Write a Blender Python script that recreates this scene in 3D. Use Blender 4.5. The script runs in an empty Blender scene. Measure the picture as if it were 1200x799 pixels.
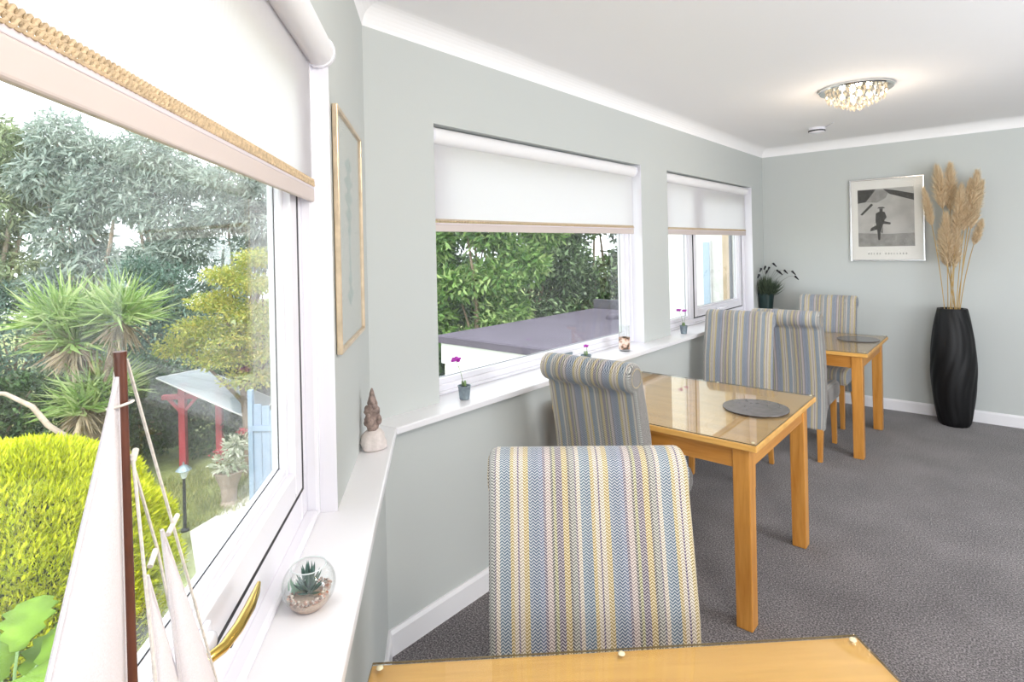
import bpy, bmesh, math
import numpy as np
from mathutils import Vector, Matrix
rng = np.random.default_rng(7)
scene = bpy.context.scene
PI = math.pi

# ------------------------------------------------------------------ camera
def setup_camera():
    f, cy = 658.0, 291.6
    yaw, roll = math.radians(-41.18), math.radians(-1.255)
    c, s = math.cos(yaw), math.sin(yaw)
    F = Vector((s, c, 0)); R0 = Vector((c, -s, 0)); U0 = Vector((0, 0, 1))
    R = R0 * math.cos(roll) + U0 * math.sin(roll)
    U = U0 * math.cos(roll) - R0 * math.sin(roll)
    cd = bpy.data.cameras.new('camera')
    cd.sensor_fit = 'HORIZONTAL'; cd.sensor_width = 36.0
    cd.lens = f / 1200 * 36.0
    cd.shift_y = -(399.5 - cy) / 1200
    cd.clip_start = 0.02; cd.clip_end = 300
    o = bpy.data.objects.new('camera', cd)
    scene.collection.objects.link(o)
    m = Matrix(((R.x, U.x, -F.x, 0), (R.y, U.y, -F.y, 0), (R.z, U.z, -F.z, 1.57), (0, 0, 0, 1)))
    o.matrix_world = m
    scene.camera = o
setup_camera()

# ------------------------------------------------------------------ world, sun, lamps, exposure
SKY_STRENGTH = 3.1
SUN_ENERGY = 3.4
NEAR_FILL_ENERGY = 145.0
EAST_FILL_ENERGY = 125.0
w = bpy.data.worlds.new('sky'); scene.world = w; w.use_nodes = True
bg = w.node_tree.nodes['Background']
bg.inputs[0].default_value = (0.90, 0.95, 1.0, 1); bg.inputs[1].default_value = SKY_STRENGTH

def add_light(name, kind, loc, energy, color=(1, 1, 1), target=None, **kw):
    d = bpy.data.lights.new(name, kind); d.energy = energy; d.color = color
    for k, v in kw.items(): setattr(d, k, v)
    o = bpy.data.objects.new(name, d); scene.collection.objects.link(o); o.location = loc
    if target is not None:
        o.rotation_euler = (Vector(target) - Vector(loc)).to_track_quat('-Z', 'Y').to_euler()
    return o
add_light('sun', 'SUN', (3, -6, 12), SUN_ENERGY, (1.0, 0.96, 0.88), target=(-4.2, 0.5, 0), angle=math.radians(14))
# added fill light at the unseen end of the room, aimed at the ceiling
add_light('near_end_fill', 'AREA', (1.55, -2.28, 1.0), NEAR_FILL_ENERGY, (0.92, 0.95, 1.0), target=(-0.3, 2.2, 2.56), shape='RECTANGLE', size=2.0, size_y=2.2)
# second added fill, in front of the closed right-hand wall out of view
add_light('east_fill', 'AREA', (2.5, 3.4, 1.3), EAST_FILL_ENERGY, (0.93, 0.96, 1.0), target=(-0.9, 5.2, 1.5), shape='RECTANGLE', size=3.0, size_y=1.5)
scene.view_settings.view_transform = 'Standard'
scene.view_settings.look = 'None'
scene.view_settings.exposure = 0.22
scene.view_settings.gamma = 1.0
scene.view_settings.use_curve_mapping = False
try:
    scene.cycles.max_bounces = 14; scene.cycles.diffuse_bounces = 6; scene.cycles.transparent_max_bounces = 24
    scene.cycles.transmission_bounces = 10; scene.cycles.glossy_bounces = 6
    scene.cycles.caustics_reflective = False; scene.cycles.caustics_refractive = False
    scene.cycles.sample_clamp_indirect = 6.0
except Exception:
    pass

# ------------------------------------------------------------------ materials
def lin(h):
    h = h.lstrip('#'); out = []
    for i in (0, 2, 4):
        v = int(h[i:i + 2], 16) / 255
        out.append(v / 12.92 if v <= 0.04045 else ((v + 0.055) / 1.055) ** 2.4)
    return (*out, 1.0)

class NT:
    def __init__(s, name):
        s.m = bpy.data.materials.new(name); s.m.use_nodes = True
        s.t = s.m.node_tree; s.b = s.t.nodes['Principled BSDF']; s.out = s.t.nodes['Material Output']
    def n(s, typ, **kw):
        x = s.t.nodes.new(typ)
        for k, v in kw.items():
            if k.startswith('i_'):
                key = k[2:]; x.inputs[int(key) if key.isdigit() else key.replace('_', ' ')].default_value = v
            else: setattr(x, k, v)
        return x
    def l(s, a, b): s.t.links.new(a, b)
    def math(s, op, a, b=None, clamp=False):
        x = s.t.nodes.new('ShaderNodeMath'); x.operation = op; x.use_clamp = clamp
        for i, v in enumerate((a, b)):
            if v is None: continue
            if isinstance(v, (int, float)): x.inputs[i].default_value = v
            else: s.l(v, x.inputs[i])
        return x.outputs[0]
    def ramp(s, fac, stops, interp='LINEAR'):
        r = s.t.nodes.new('ShaderNodeValToRGB'); cr = r.color_ramp; cr.interpolation = interp
        while len(cr.elements) < len(stops): cr.elements.new(0.5)
        for e_, (p, c) in zip(cr.elements, stops): e_.position = p; e_.color = c if len(c) == 4 else (*c, 1)
        s.l(fac, r.inputs[0]); return r.outputs[0]
    def mix(s, fac, a, b, blend='MIX'):
        x = s.t.nodes.new('ShaderNodeMix'); x.data_type = 'RGBA'; x.blend_type = blend
        for sock, v in ((x.inputs[0], fac), (x.inputs[6], a), (x.inputs[7], b)):
            if isinstance(v, (int, float, tuple)): sock.default_value = v
            else: s.l(v, sock)
        return x.outputs[2]
    def bump(s, h, strength=0.3, dist=0.01):
        x = s.n('ShaderNodeBump'); x.inputs['Strength'].default_value = strength; x.inputs['Distance'].default_value = dist
        s.l(h, x.inputs['Height']); s.l(x.outputs[0], s.b.inputs['Normal'])

def plain(name, color, rough=0.5, metal=0.0, spec=0.5, noise=0.0, nscale=20.0, bump=0.0, bscale=200.0, coat=0.0, trans=0.0):
    k = NT(name); c = lin(color) if isinstance(color, str) else color
    k.b.inputs['Roughness'].default_value = rough; k.b.inputs['Metallic'].default_value = metal
    k.b.inputs['Specular IOR Level'].default_value = spec; k.b.inputs['Coat Weight'].default_value = coat
    tc = k.n('ShaderNodeTexCoord')
    if noise:
        nz = k.n('ShaderNodeTexNoise'); nz.inputs['Scale'].default_value = nscale; nz.inputs['Detail'].default_value = 4
        k.l(tc.outputs['Object'], nz.inputs['Vector'])
        a = tuple(v * (1 - noise) for v in c[:3]) + (1,); b = tuple(min(1, v * (1 + noise)) for v in c[:3]) + (1,)
        k.l(k.ramp(nz.outputs['Fac'], [(0.3, a), (0.7, b)]), k.b.inputs['Base Color'])
    else: k.b.inputs['Base Color'].default_value = c
    if bump:
        nb = k.n('ShaderNodeTexNoise'); nb.inputs['Scale'].default_value = bscale; nb.inputs['Detail'].default_value = 3
        k.l(tc.outputs['Object'], nb.inputs['Vector']); k.bump(nb.outputs['Fac'], bump, 0.004)
    return k.m

def glass_mat(name, tint=(0.97, 0.985, 0.98, 1), f0=0.045, rough=0.0, dust=0.0):
    k = NT(name); k.t.nodes.remove(k.b)
    tr = k.n('ShaderNodeBsdfTransparent'); tr.inputs[0].default_value = tint
    gl = k.n('ShaderNodeBsdfGlossy'); gl.inputs['Roughness'].default_value = rough
    lw = k.n('ShaderNodeLayerWeight'); lw.inputs['Blend'].default_value = 0.5
    p = k.math('POWER', lw.outputs['Facing'], 5.0)
    fr = k.math('ADD', k.math('MULTIPLY', p, 0.9), f0, clamp=True)
    mx = k.n('ShaderNodeMixShader'); k.l(fr, mx.inputs[0]); k.l(tr.outputs[0], mx.inputs[1]); k.l(gl.outputs[0], mx.inputs[2])
    res = mx.outputs[0]
    if dust:   # milky translucent layer imitating the veil of reflections on the pane
        tc = k.n('ShaderNodeTexCoord'); nz = k.n('ShaderNodeTexNoise'); nz.inputs['Scale'].default_value = 4.0; nz.inputs['Detail'].default_value = 5; k.l(tc.outputs['Object'], nz.inputs['Vector'])
        tl = k.n('ShaderNodeBsdfTranslucent'); tl.inputs[0].default_value = (0.95, 0.96, 1.0, 1)
        m2 = k.n('ShaderNodeMixShader'); k.l(k.math('MULTIPLY', nz.outputs['Fac'], dust * 2), m2.inputs[0]); k.l(res, m2.inputs[1]); k.l(tl.outputs[0], m2.inputs[2]); res = m2.outputs[0]
    k.l(res, k.out.inputs['Surface']); return k.m

def leaf_mat(name, cols, nscale=1.2, translucent=0.35, rough=0.45):
    """leaf colour varies by leaf and by patches of the plant"""
    k = NT(name); g = k.n('ShaderNodeNewGeometry'); tc = k.n('ShaderNodeTexCoord')
    nz = k.n('ShaderNodeTexNoise'); nz.inputs['Scale'].default_value = nscale; k.l(tc.outputs['Object'], nz.inputs['Vector'])
    v = k.math('ADD', k.math('MULTIPLY', g.outputs['Random Per Island'], 0.55), k.math('MULTIPLY', nz.outputs['Fac'], 0.5))
    st = [(0.15 + 0.7 * i / max(1, len(cols) - 1), lin(c)) for i, c in enumerate(cols)]
    c = k.ramp(v, st)
    k.l(c, k.b.inputs['Base Color']); k.b.inputs['Roughness'].default_value = rough; k.b.inputs['Specular IOR Level'].default_value = 0.3
    tl = k.n('ShaderNodeBsdfTranslucent'); k.l(c, tl.inputs[0])
    mx = k.n('ShaderNodeMixShader'); mx.inputs[0].default_value = translucent
    k.l(k.b.outputs[0], mx.inputs[1]); k.l(tl.outputs[0], mx.inputs[2]); k.l(mx.outputs[0], k.out.inputs['Surface'])
    return k.m

def wood_mat(name, base, dark, axis='X', scale=1.0, rough=0.32, coat=0.15):
    k = NT(name); tc = k.n('ShaderNodeTexCoord'); mp = k.n('ShaderNodeMapping')
    st = {'X': (1.2, 16, 16), 'Y': (16, 1.2, 16), 'Z': (16, 16, 1.2)}[axis]
    mp.inputs['Scale'].default_value = tuple(v * scale for v in st)
    k.l(tc.outputs['Object'], mp.inputs['Vector'])
    nz = k.n('ShaderNodeTexNoise'); nz.inputs['Scale'].default_value = 1.6; nz.inputs['Detail'].default_value = 6; nz.inputs['Distortion'].default_value = 0.6
    k.l(mp.outputs[0], nz.inputs['Vector'])
    n2 = k.n('ShaderNodeTexNoise'); n2.inputs['Scale'].default_value = 9; n2.inputs['Detail'].default_value = 3; k.l(mp.outputs[0], n2.inputs['Vector'])
    f = k.math('ADD', k.math('MULTIPLY', nz.outputs['Fac'], 0.75), k.math('MULTIPLY', n2.outputs['Fac'], 0.25))
    c = k.ramp(f, [(0.33, lin(dark)), (0.6, lin(base))])
    k.l(c, k.b.inputs['Base Color']); k.b.inputs['Roughness'].default_value = rough; k.b.inputs['Coat Weight'].default_value = coat
    return k.m

def fabric_mat():
    """woven striped upholstery: the stripes follow the chair's width, a fine herringbone crosses them"""
    k = NT('striped_herringbone_fabric'); tc = k.n('ShaderNodeTexCoord'); sp = k.n('ShaderNodeSeparateXYZ')
    k.l(tc.outputs['Object'], sp.inputs[0])
    x, y, z = sp.outputs
    u = k.math('FRACT', k.math('ADD', k.math('MULTIPLY', x, 1 / 0.188), 10.245))
    Yl, Cr, Pu, Bl, Sb, Mv, Ol, Gr, Pk = '#b79f4c', '#c6bba6', '#43265c', '#4d6f88', '#466685', '#574a62', '#403c33', '#82877f', '#b3a39e'
    seq = [(0, Yl), (.06, Cr), (.115, Pu), (.135, Cr), (.18, Yl), (.225, Bl), (.30, '#5c7b90'), (.355, Cr), (.40, Mv), (.42, Gr), (.48, Ol), (.505, Yl), (.575, Mv),
           (.655, '#9a9a5a'), (.69, Ol), (.715, Pk), (.785, Mv), (.815, '#5d7395'), (.87, Sb), (.95, '#5d7690')]
    c = k.ramp(u, [(p, lin(h)) for p, h in seq], 'CONSTANT')
    v = k.math('SUBTRACT', z, y)
    tri = k.math('PINGPONG', k.math('MULTIPLY', x, 1 / 0.0060), 1.0)
    wv = k.math('SINE', k.math('MULTIPLY', k.math('ADD', k.math('MULTIPLY', v, 1 / 0.0080), k.math('MULTIPLY', tri, 0.9)), 2 * PI))
    th = k.math('ADD', k.math('MULTIPLY', wv, 0.9), 0.5, clamp=True)
    nz = k.n('ShaderNodeTexNoise'); nz.inputs['Scale'].default_value = 260; k.l(tc.outputs['Object'], nz.inputs['Vector'])
    th2 = k.math('MULTIPLY', th, k.math('ADD', k.math('MULTIPLY', nz.outputs['Fac'], 0.6), 0.55))
    c2 = k.mix(k.math('MULTIPLY', th2, 0.58, clamp=True), c, lin('#efebe6'))
    c3 = k.mix(k.math('MULTIPLY', k.math('SUBTRACT', 1.0, th), 0.55), c2, lin('#302e3a'))
    k.l(c3, k.b.inputs['Base Color']); k.b.inputs['Roughness'].default_value = 0.85; k.b.inputs['Specular IOR Level'].default_value = 0.2
    k.b.inputs['Sheen Weight'].default_value = 0.25
    k.bump(th2, 0.25, 0.0015)
    return k.m

def blind_mat():
    k = NT('translucent_blind_cloth'); tc = k.n('ShaderNodeTexCoord'); sp = k.n('ShaderNodeSeparateXYZ'); k.l(tc.outputs['Object'], sp.inputs[0])
    st = k.math('SINE', k.math('MULTIPLY', sp.outputs[0], 2 * PI / 0.0046))
    c = k.ramp(k.math('ADD', k.math('MULTIPLY', st, 0.5), 0.5), [(0.2, (0.78, 0.77, 0.79, 1)), (0.8, (0.93, 0.92, 0.93, 1))])
    d = k.n('ShaderNodeBsdfDiffuse'); t = k.n('ShaderNodeBsdfTranslucent'); k.l(c, d.inputs[0]); k.l(c, t.inputs[0])
    mx = k.n('ShaderNodeMixShader'); mx.inputs[0].default_value = 0.6; k.l(d.outputs[0], mx.inputs[1]); k.l(t.outputs[0], mx.inputs[2])
    k.l(mx.outputs[0], k.out.inputs['Surface']); return k.m

def carpet_mat():
    k = NT('charcoal_pile_carpet'); tc = k.n('ShaderNodeTexCoord')
    a = k.n('ShaderNodeTexNoise'); a.inputs['Scale'].default_value = 150; a.inputs['Detail'].default_value = 5; k.l(tc.outputs['Object'], a.inputs['Vector'])
    b = k.n('ShaderNodeTexNoise'); b.inputs['Scale'].default_value = 2.6; b.inputs['Detail'].default_value = 4; k.l(tc.outputs['Object'], b.inputs['Vector'])
    f = k.math('ADD', k.math('MULTIPLY', a.outputs['Fac'], 0.85), k.math('MULTIPLY', b.outputs['Fac'], 0.15))
    k.l(k.ramp(f, [(0.38, lin('#332f31')), (0.5, lin('#5f5a5c')), (0.62, lin('#938d8e'))]), k.b.inputs['Base Color'])
    k.b.inputs['Roughness'].default_value = 0.95; k.b.inputs['Specular IOR Level'].default_value = 0.1; k.b.inputs['Sheen Weight'].default_value = 0.3
    k.bump(a.outputs['Fac'], 0.7, 0.006); return k.m

M = {}
M['wall'] = plain('pale_sage_wall_paint', '#c2c6c4', 0.75, spec=0.25, bump=0.06, bscale=140)
M['ceiling'] = plain('white_ceiling_paint', '#f4f3f4', 0.85, spec=0.2, bump=0.05, bscale=90)
M['gloss'] = plain('white_gloss_paint', '#ecebee', 0.28, spec=0.5)
M['upvc'] = plain('white_window_plastic', '#e9e8ef', 0.22, spec=0.5)
M['rubber'] = plain('black_rubber_gasket', '#1c1c20', 0.6)
M['glass'] = glass_mat('window_glass', dust=0.006); M['veiled'] = glass_mat('reflection_veil_glass', dust=0.009)  # both panes carry the reflection veil, the near window more of it
M['acrylic'] = glass_mat('matt_acrylic_sheet', (0.985, 0.985, 0.985, 1), 0.012, 0.12)
M['clear'] = glass_mat('clear_glass', (0.985, 0.995, 0.99, 1), 0.05)
M['tabletop_glass'] = glass_mat('tabletop_glass', (0.97, 0.985, 0.975, 1), 0.05)
M['carpet'] = carpet_mat()
M['fabric'] = fabric_mat()
M['blind'] = blind_mat()
M['bar'] = plain('cream_blind_bar', '#cdc1bd', 0.6)
M['rollcloth'] = plain('white_roll_cloth', '#e9e8ea', 0.8)
M['hem'] = plain('white_blind_hem', '#dcd4da', 0.7)
M['braid'] = plain('beige_braid_trim', '#c6b091', 0.8, noise=0.25, nscale=120)
for ax in 'XYZ': M['oak' + ax] = wood_mat('golden_oak_' + ax.lower(), '#cf9347', '#b4752c', ax)
M['topX'] = wood_mat('golden_oak_top', '#e3ae5f', '#d09a4c', 'X', 0.8)
M['mast'] = plain('dark_brown_varnish', '#5a3020', 0.4, noise=0.2, nscale=40)
M['black'] = plain('matt_black_ceramic', '#0d0d0f', 0.55, spec=0.35)
M['chrome'] = plain('polished_chrome', '#d8dcdc', 0.12, metal=1.0)
M['brass'] = plain('polished_brass', '#d2b25e', 0.16, metal=1.0)
M['silver'] = plain('silver_picture_frame', '#d9d9da', 0.2, metal=0.9)
M['zinc'] = plain('galvanised_zinc', '#8d9aa2', 0.42, metal=0.7, noise=0.15, nscale=60)
M['soil'] = plain('dark_soil', '#2a211b', 0.95, noise=0.4, nscale=120)
M['leafgreen'] = plain('small_plant_green', '#7f9a66', 0.5)
M['magenta'] = plain('magenta_petals', '#b324b0', 0.6, noise=0.2, nscale=150)

# ------------------------------------------------------------------ mesh helpers
class MB:
    def __init__(s): s.v = []; s.f = []
    def add(s, vs, fs):
        o = len(s.v); s.v.extend([tuple(map(float, p)) for p in vs]); s.f.extend([tuple(i + o for i in q) for q in fs]); return s
    def box(s, x0, x1, y0, y1, z0, z1):
        return s.add([(x0, y0, z0), (x1, y0, z0), (x1, y1, z0), (x0, y1, z0), (x0, y0, z1), (x1, y0, z1), (x1, y1, z1), (x0, y1, z1)],
                     [(3, 2, 1, 0), (4, 5, 6, 7), (0, 1, 5, 4), (1, 2, 6, 5), (2, 3, 7, 6), (3, 0, 4, 7)])
    def hexa(s, b, t):
        return s.add(list(b) + list(t), [(3, 2, 1, 0), (4, 5, 6, 7), (0, 1, 5, 4), (1, 2, 6, 5), (2, 3, 7, 6), (3, 0, 4, 7)])
    def taper(s, p0, h0, p1, h1):
        a = [(p0[0] + i * h0[0], p0[1] + j * h0[1], p0[2]) for i, j in ((-1, -1), (1, -1), (1, 1), (-1, 1))]
        b = [(p1[0] + i * h1[0], p1[1] + j * h1[1], p1[2]) for i, j in ((-1, -1), (1, -1), (1, 1), (-1, 1))]
        return s.hexa(a, b)
    def prism(s, poly, axis, a, b):
        """poly: ccw 2D outline; axis 'X' -> (y,z), 'Y' -> (x,z), 'Z' -> (x,y)"""
        def P(p, t): return (t, p[0], p[1]) if axis == 'X' else (p[0], t, p[1]) if axis == 'Y' else (p[0], p[1], t)
        n = len(poly); vs = [P(p, a) for p in poly] + [P(p, b) for p in poly]
        fs = [tuple(range(n))[::-1], tuple(range(n, 2 * n))] + [(i, (i + 1) % n, n + (i + 1) % n, n + i) for i in range(n)]
        return s.add(vs, fs)
    def tube(s, pts, r, n=8, caps=True):
        pts = [Vector(p) for p in pts]; rr = r if isinstance(r, (list, tuple)) else [r] * len(pts)
        vs = []; fs = []; up = Vector((0.137, 0.29, 0.94)).normalized()
        for i, p in enumerate(pts):
            t = (pts[min(i + 1, len(pts) - 1)] - pts[max(i - 1, 0)]).normalized()
            a = t.cross(up); a = a.normalized() if a.length > 1e-4 else Vector((1, 0, 0)); b = t.cross(a)
            vs += [p + (a * math.cos(2 * PI * j / n) + b * math.sin(2 * PI * j / n)) * rr[i] for j in range(n)]
        for i in range(len(pts) - 1):
            fs += [(i * n + j, i * n + (j + 1) % n, (i + 1) * n + (j + 1) % n, (i + 1) * n + j) for j in range(n)]
        if caps: fs += [tuple(range(n))[::-1], tuple(range((len(pts) - 1) * n, len(pts) * n))]
        return s.add(vs, fs)
    def lathe(s, prof, n=24, c=(0, 0, 0), mod=None, cap0=True, cap1=True):
        vs = []; fs = []
        for i, (r, z) in enumerate(prof):
            for j in range(n):
                a = 2 * PI * j / n; q = r * (mod(a, z) if mod else 1)
                vs.append((c[0] + q * math.cos(a), c[1] + q * math.sin(a), c[2] + z))
        m = len(prof)
        for i in range(m - 1):
            fs += [(i * n + j, i * n + (j + 1) % n, (i + 1) * n + (j + 1) % n, (i + 1) * n + j) for j in range(n)]
        if cap0: fs.append(tuple(range(n))[::-1])
        if cap1: fs.append(tuple(range((m - 1) * n, m * n)))
        return s.add(vs, fs)
    def ball(s, c, r, n=10, m=7):
        r = r if isinstance(r, tuple) else (r, r, r); vs = [(c[0], c[1], c[2] - r[2])]; fs = []
        for i in range(1, m):
            t = PI * i / m
            for j in range(n):
                a = 2 * PI * j / n
                vs.append((c[0] + r[0] * math.sin(t) * math.cos(a), c[1] + r[1] * math.sin(t) * math.sin(a), c[2] - r[2] * math.cos(t)))
        vs.append((c[0], c[1], c[2] + r[2])); top = len(vs) - 1
        for j in range(n):
            fs.append((0, 1 + (j + 1) % n, 1 + j)); fs.append((top, top - n + j, top - n + (j + 1) % n))
        for i in range(m - 2):
            fs += [(1 + i * n + j, 1 + i * n + (j + 1) % n, 1 + (i + 1) * n + (j + 1) % n, 1 + (i + 1) * n + j) for j in range(n)]
        return s.add(vs, fs)
    def build(s, name, mat, parent=None, smooth=False, bevel=0.0, seg=2, angle=35, thick=0.0, sharp=50):
        me = bpy.data.meshes.new(name); me.from_pydata(s.v, [], s.f); me.update()
        if smooth:
            me.polygons.foreach_set('use_smooth', [True] * len(me.polygons)); me.set_sharp_from_angle(angle=math.radians(sharp))
        if mat: me.materials.append(mat)
        return link(name, me, parent, bevel, seg, angle, thick)

def link(name, me, parent=None, bevel=0.0, seg=2, angle=35, thick=0.0):
    o = bpy.data.objects.new(name, me); scene.collection.objects.link(o)
    if parent is not None: o.parent = parent
    if thick:
        md = o.modifiers.new('thickness', 'SOLIDIFY'); md.thickness = thick; md.offset = 0
    if bevel:
        md = o.modifiers.new('edge', 'BEVEL'); md.width = bevel; md.segments = seg; md.limit_method = 'ANGLE'; md.angle_limit = math.radians(angle)
    return o

def tag(o, label=None, cat=None, group=None, kind=None):
    if label: o['label'] = label
    if cat: o['category'] = cat
    if group: o['group'] = group
    if kind: o['kind'] = kind
    return o
def empty(name, loc=(0, 0, 0), rz=0.0, label=None, cat=None, group=None, kind=None):
    o = bpy.data.objects.new(name, None); o.empty_display_size = 0.1; scene.collection.objects.link(o)
    o.location = loc; o.rotation_euler = (0, 0, rz); return tag(o, label, cat, group, kind)
def dup(root, loc, rz, label=None):
    r = root.copy(); scene.collection.objects.link(r); r.location = loc; r.rotation_euler = (0, 0, rz)
    if label: r['label'] = label
    for ch in list(root.children):
        c = ch.copy(); scene.collection.objects.link(c); c.parent = r
        for g in ch.children:
            d = g.copy(); scene.collection.objects.link(d); d.parent = c
    return r

def leaf_mesh(name, pts, dirs, length, width, mat, parent=None, kind='stuff', curve=0.0, lvar=0.35, seed=None):
    """one quad per leaf: pts (N,3) leaf bases, dirs (N,3) leaf axes"""
    N = len(pts); d = dirs / np.maximum(1e-6, np.linalg.norm(dirs, axis=1, keepdims=True))
    r = rng.normal(size=(N, 3)); s = np.cross(d, r); s /= np.maximum(1e-6, np.linalg.norm(s, axis=1, keepdims=True)); up = np.cross(s, d)
    L = length * (1 + lvar * rng.uniform(-1, 1, (N, 1))); W = width * (1 + lvar * rng.uniform(-1, 1, (N, 1)))
    mid = pts + d * L * 0.45 + up * L * 0.10
    V = np.stack([pts, mid + s * W * 0.5, pts + d * L - up * L * curve, mid - s * W * 0.5], axis=1).reshape(-1, 3)
    me = bpy.data.meshes.new(name)
    me.vertices.add(4 * N); me.vertices.foreach_set('co', V.astype(np.float32).ravel())
    me.loops.add(4 * N); me.loops.foreach_set('vertex_index', np.arange(4 * N, dtype=np.int32))
    me.polygons.add(N); me.polygons.foreach_set('loop_start', np.arange(0, 4 * N, 4, dtype=np.int32))
    me.update(calc_edges=True); me.validate(); me.materials.append(mat)
    o = link(name, me, parent)
    if kind: o['kind'] = kind
    return o
def rand_dirs(N):
    v = rng.normal(size=(N, 3)); return v / np.linalg.norm(v, axis=1, keepdims=True)
def blob_points(blobs, shell=0.55):
    """blobs: (cx,cy,cz,rx,ry,rz,count)"""
    P = []; D = []
    for b in blobs:
        n = int(b[6]); u = rand_dirs(n); rr = (shell + (1 - shell) * rng.uniform(0, 1, (n, 1)))
        P.append(np.array(b[:3]) + u * rr * np.array(b[3:6])); D.append(u)
    return np.concatenate(P), np.concatenate(D)

# ------------------------------------------------------------------ room frame
XU = -1.91                    # face of the upper wall on the long window side
YC = 1.304                    # where the angled bay wall meets it
LWA = math.radians(48.94)
EX, EY = math.sin(LWA), -math.cos(LWA)     # along the bay wall, toward the room's near end
NX, NY = math.cos(LWA), math.sin(LWA)      # out of the bay wall into the room
YF = 6.235
ZS, ZH, ZC = 0.89, 2.14, 2.56
BAY_ROT = math.atan2(EY, EX)
WEST_ROT = -PI / 2
def bay(s, d): return (XU + EX * s + NX * d, YC + EY * s + NY * d)

def wall_with_openings(name, loc, rot, s0, s1, zt, th, openings, low, lowz, label):
    """upper wall (face d=0) with openings (s0,s1,z0,z1); below lowz the face stands out at d=low"""
    e = MB(); ops = sorted(openings); cur = s0
    for a, b, z0, z1 in ops:
        e.box(cur, a, -th, 0, lowz, zt); e.box(a, b, -th, 0, z1, zt)
        cur = b
    e.box(cur, s1, -th, 0, lowz, zt)
    o = e.build(name, M['wall']); o.location = loc; o.rotation_euler = (0, 0, rot)
    tag(o, label, None, None, 'structure'); return o

WEST_OPEN = [(-3.575, -1.668, ZS, ZH), (-5.88, -3.985, ZS, ZH)]      # s = -Y
BAY_OPEN = [(0.765, 2.75, ZS, ZH)]
wall_with_openings('wall_west', (XU, 0, 0), WEST_ROT, -YF - 0.2, -YC, ZC + 0.05, 0.18, WEST_OPEN, 0, 0.86, 'pale sage green long wall with two windows and a sill ledge')
wall_with_openings('wall_bay', (XU, YC, 0), BAY_ROT, 0.0, 3.5, ZC + 0.05, 0.145, BAY_OPEN, 0, 0.86, 'pale sage green angled wall holding the near window')
# thicker wall below the sill
LOWC = (-1.82, YC + 0.0905 * 0.455 - 0.0)   # corner of the lower faces
def corner_off(dw, db):
    """corner of a west face at X=XU+dw and a bay face at d=db"""
    x = XU + dw; y = YC + (db - NX * dw) / NY
    return (x, y)
lc = corner_off(0.09, 0.058); sc_ = corner_off(0.14, 0.108); uc = (XU, YC)
bend = bay(3.5, 0)
def strip(p, q): return p
lb = bay(3.5, 0.058); sb = bay(3.5, 0.108); ob = bay(3.5, -0.145); oc = corner_off(-0.18, -0.145)
e = MB(); e.prism([(lc[0], lc[1]), (lc[0], YF), (oc[0], YF), (oc[0], oc[1])], 'Z', 0, 0.86)
o = e.build('wall_west_low', M['wall']); tag(o, 'pale sage green low wall below the long window sill', kind='structure'); o.name = 'wall_low'
e = MB(); e.prism([lc, oc, ob, lb], 'Z', 0, 0.86)
o = e.build('wall_low_bay', M['wall']); tag(o, 'pale sage green low wall below the near window sill', kind='structure')
# the sill boards
e = MB(); e.prism([sc_, (sc_[0], YF - 0.001), (oc[0] - 0.02, YF - 0.001), (oc[0] - 0.02, oc[1]), oc], 'Z', 0.862, ZS)
o = e.build('trim_1', M['gloss'], bevel=0.005); tag(o, 'white gloss window sill board running along the long wall', kind='structure')
e = MB(); e.prism([sc_, oc, bay(3.5, -0.155), sb], 'Z', 0.862, ZS - 0.0004)
o = e.build('trim_2', M['gloss'], bevel=0.005); tag(o, 'white gloss window sill board under the near angled window', kind='structure')
# outside skin below so that the house is closed
# far, east and near walls
XE, YN = 2.6, -2.6
nb = bay(3.5, 0)
e = MB(); e.box(XU - 0.18, XE + 0.2, YF, YF + 0.2, 0, ZC + 0.05); tag(e.build('wall_north', M['wall']), 'pale sage green far wall with framed poster', kind='structure')
e = MB(); e.box(XE, XE + 0.2, YN - 0.2, YF, 0, ZC + 0.05); tag(e.build('wall_east', M['wall']), 'pale sage green wall at the right side outside the view', kind='structure')
e = MB(); e.box(nb[0] - 0.3, XE, YN - 0.2, YN, 0, ZC + 0.05); tag(e.build('wall_south', M['wall']), 'pale sage green wall behind the viewpoint', kind='structure')
e = MB(); e.box(nb[0] - 0.3, nb[0], YN, nb[1] + 0.1, 0, ZC + 0.05); tag(e.build('wall_southwest', M['wall']), 'pale sage green return wall behind the viewpoint', kind='structure')
plan = [(XU - 0.2, YC - 0.1), (nb[0] - 0.2, nb[1] - 0.1), (nb[0] - 0.2, YN - 0.15), (XE + 0.15, YN - 0.15), (XE + 0.15, YF + 0.15), (XU - 0.2, YF + 0.15)]
e = MB(); e.prism(plan, 'Z', -0.2, 0); tag(e.build('floor', M['carpet']), 'charcoal grey carpet covering the whole room floor', kind='structure')
e = MB(); e.prism([(x, y) for x, y in [(oc[0], oc[1]), (ob[0], ob[1]), (nb[0] - 0.29, YN - 0.19), (XE + 0.19, YN - 0.19), (XE + 0.19, YF + 0.19), (oc[0], YF + 0.19)]], 'Z', ZC, ZC + 0.2)
tag(e.build('ceiling', M['ceiling']), 'plain white ceiling with a coved edge', kind='structure')

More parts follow.
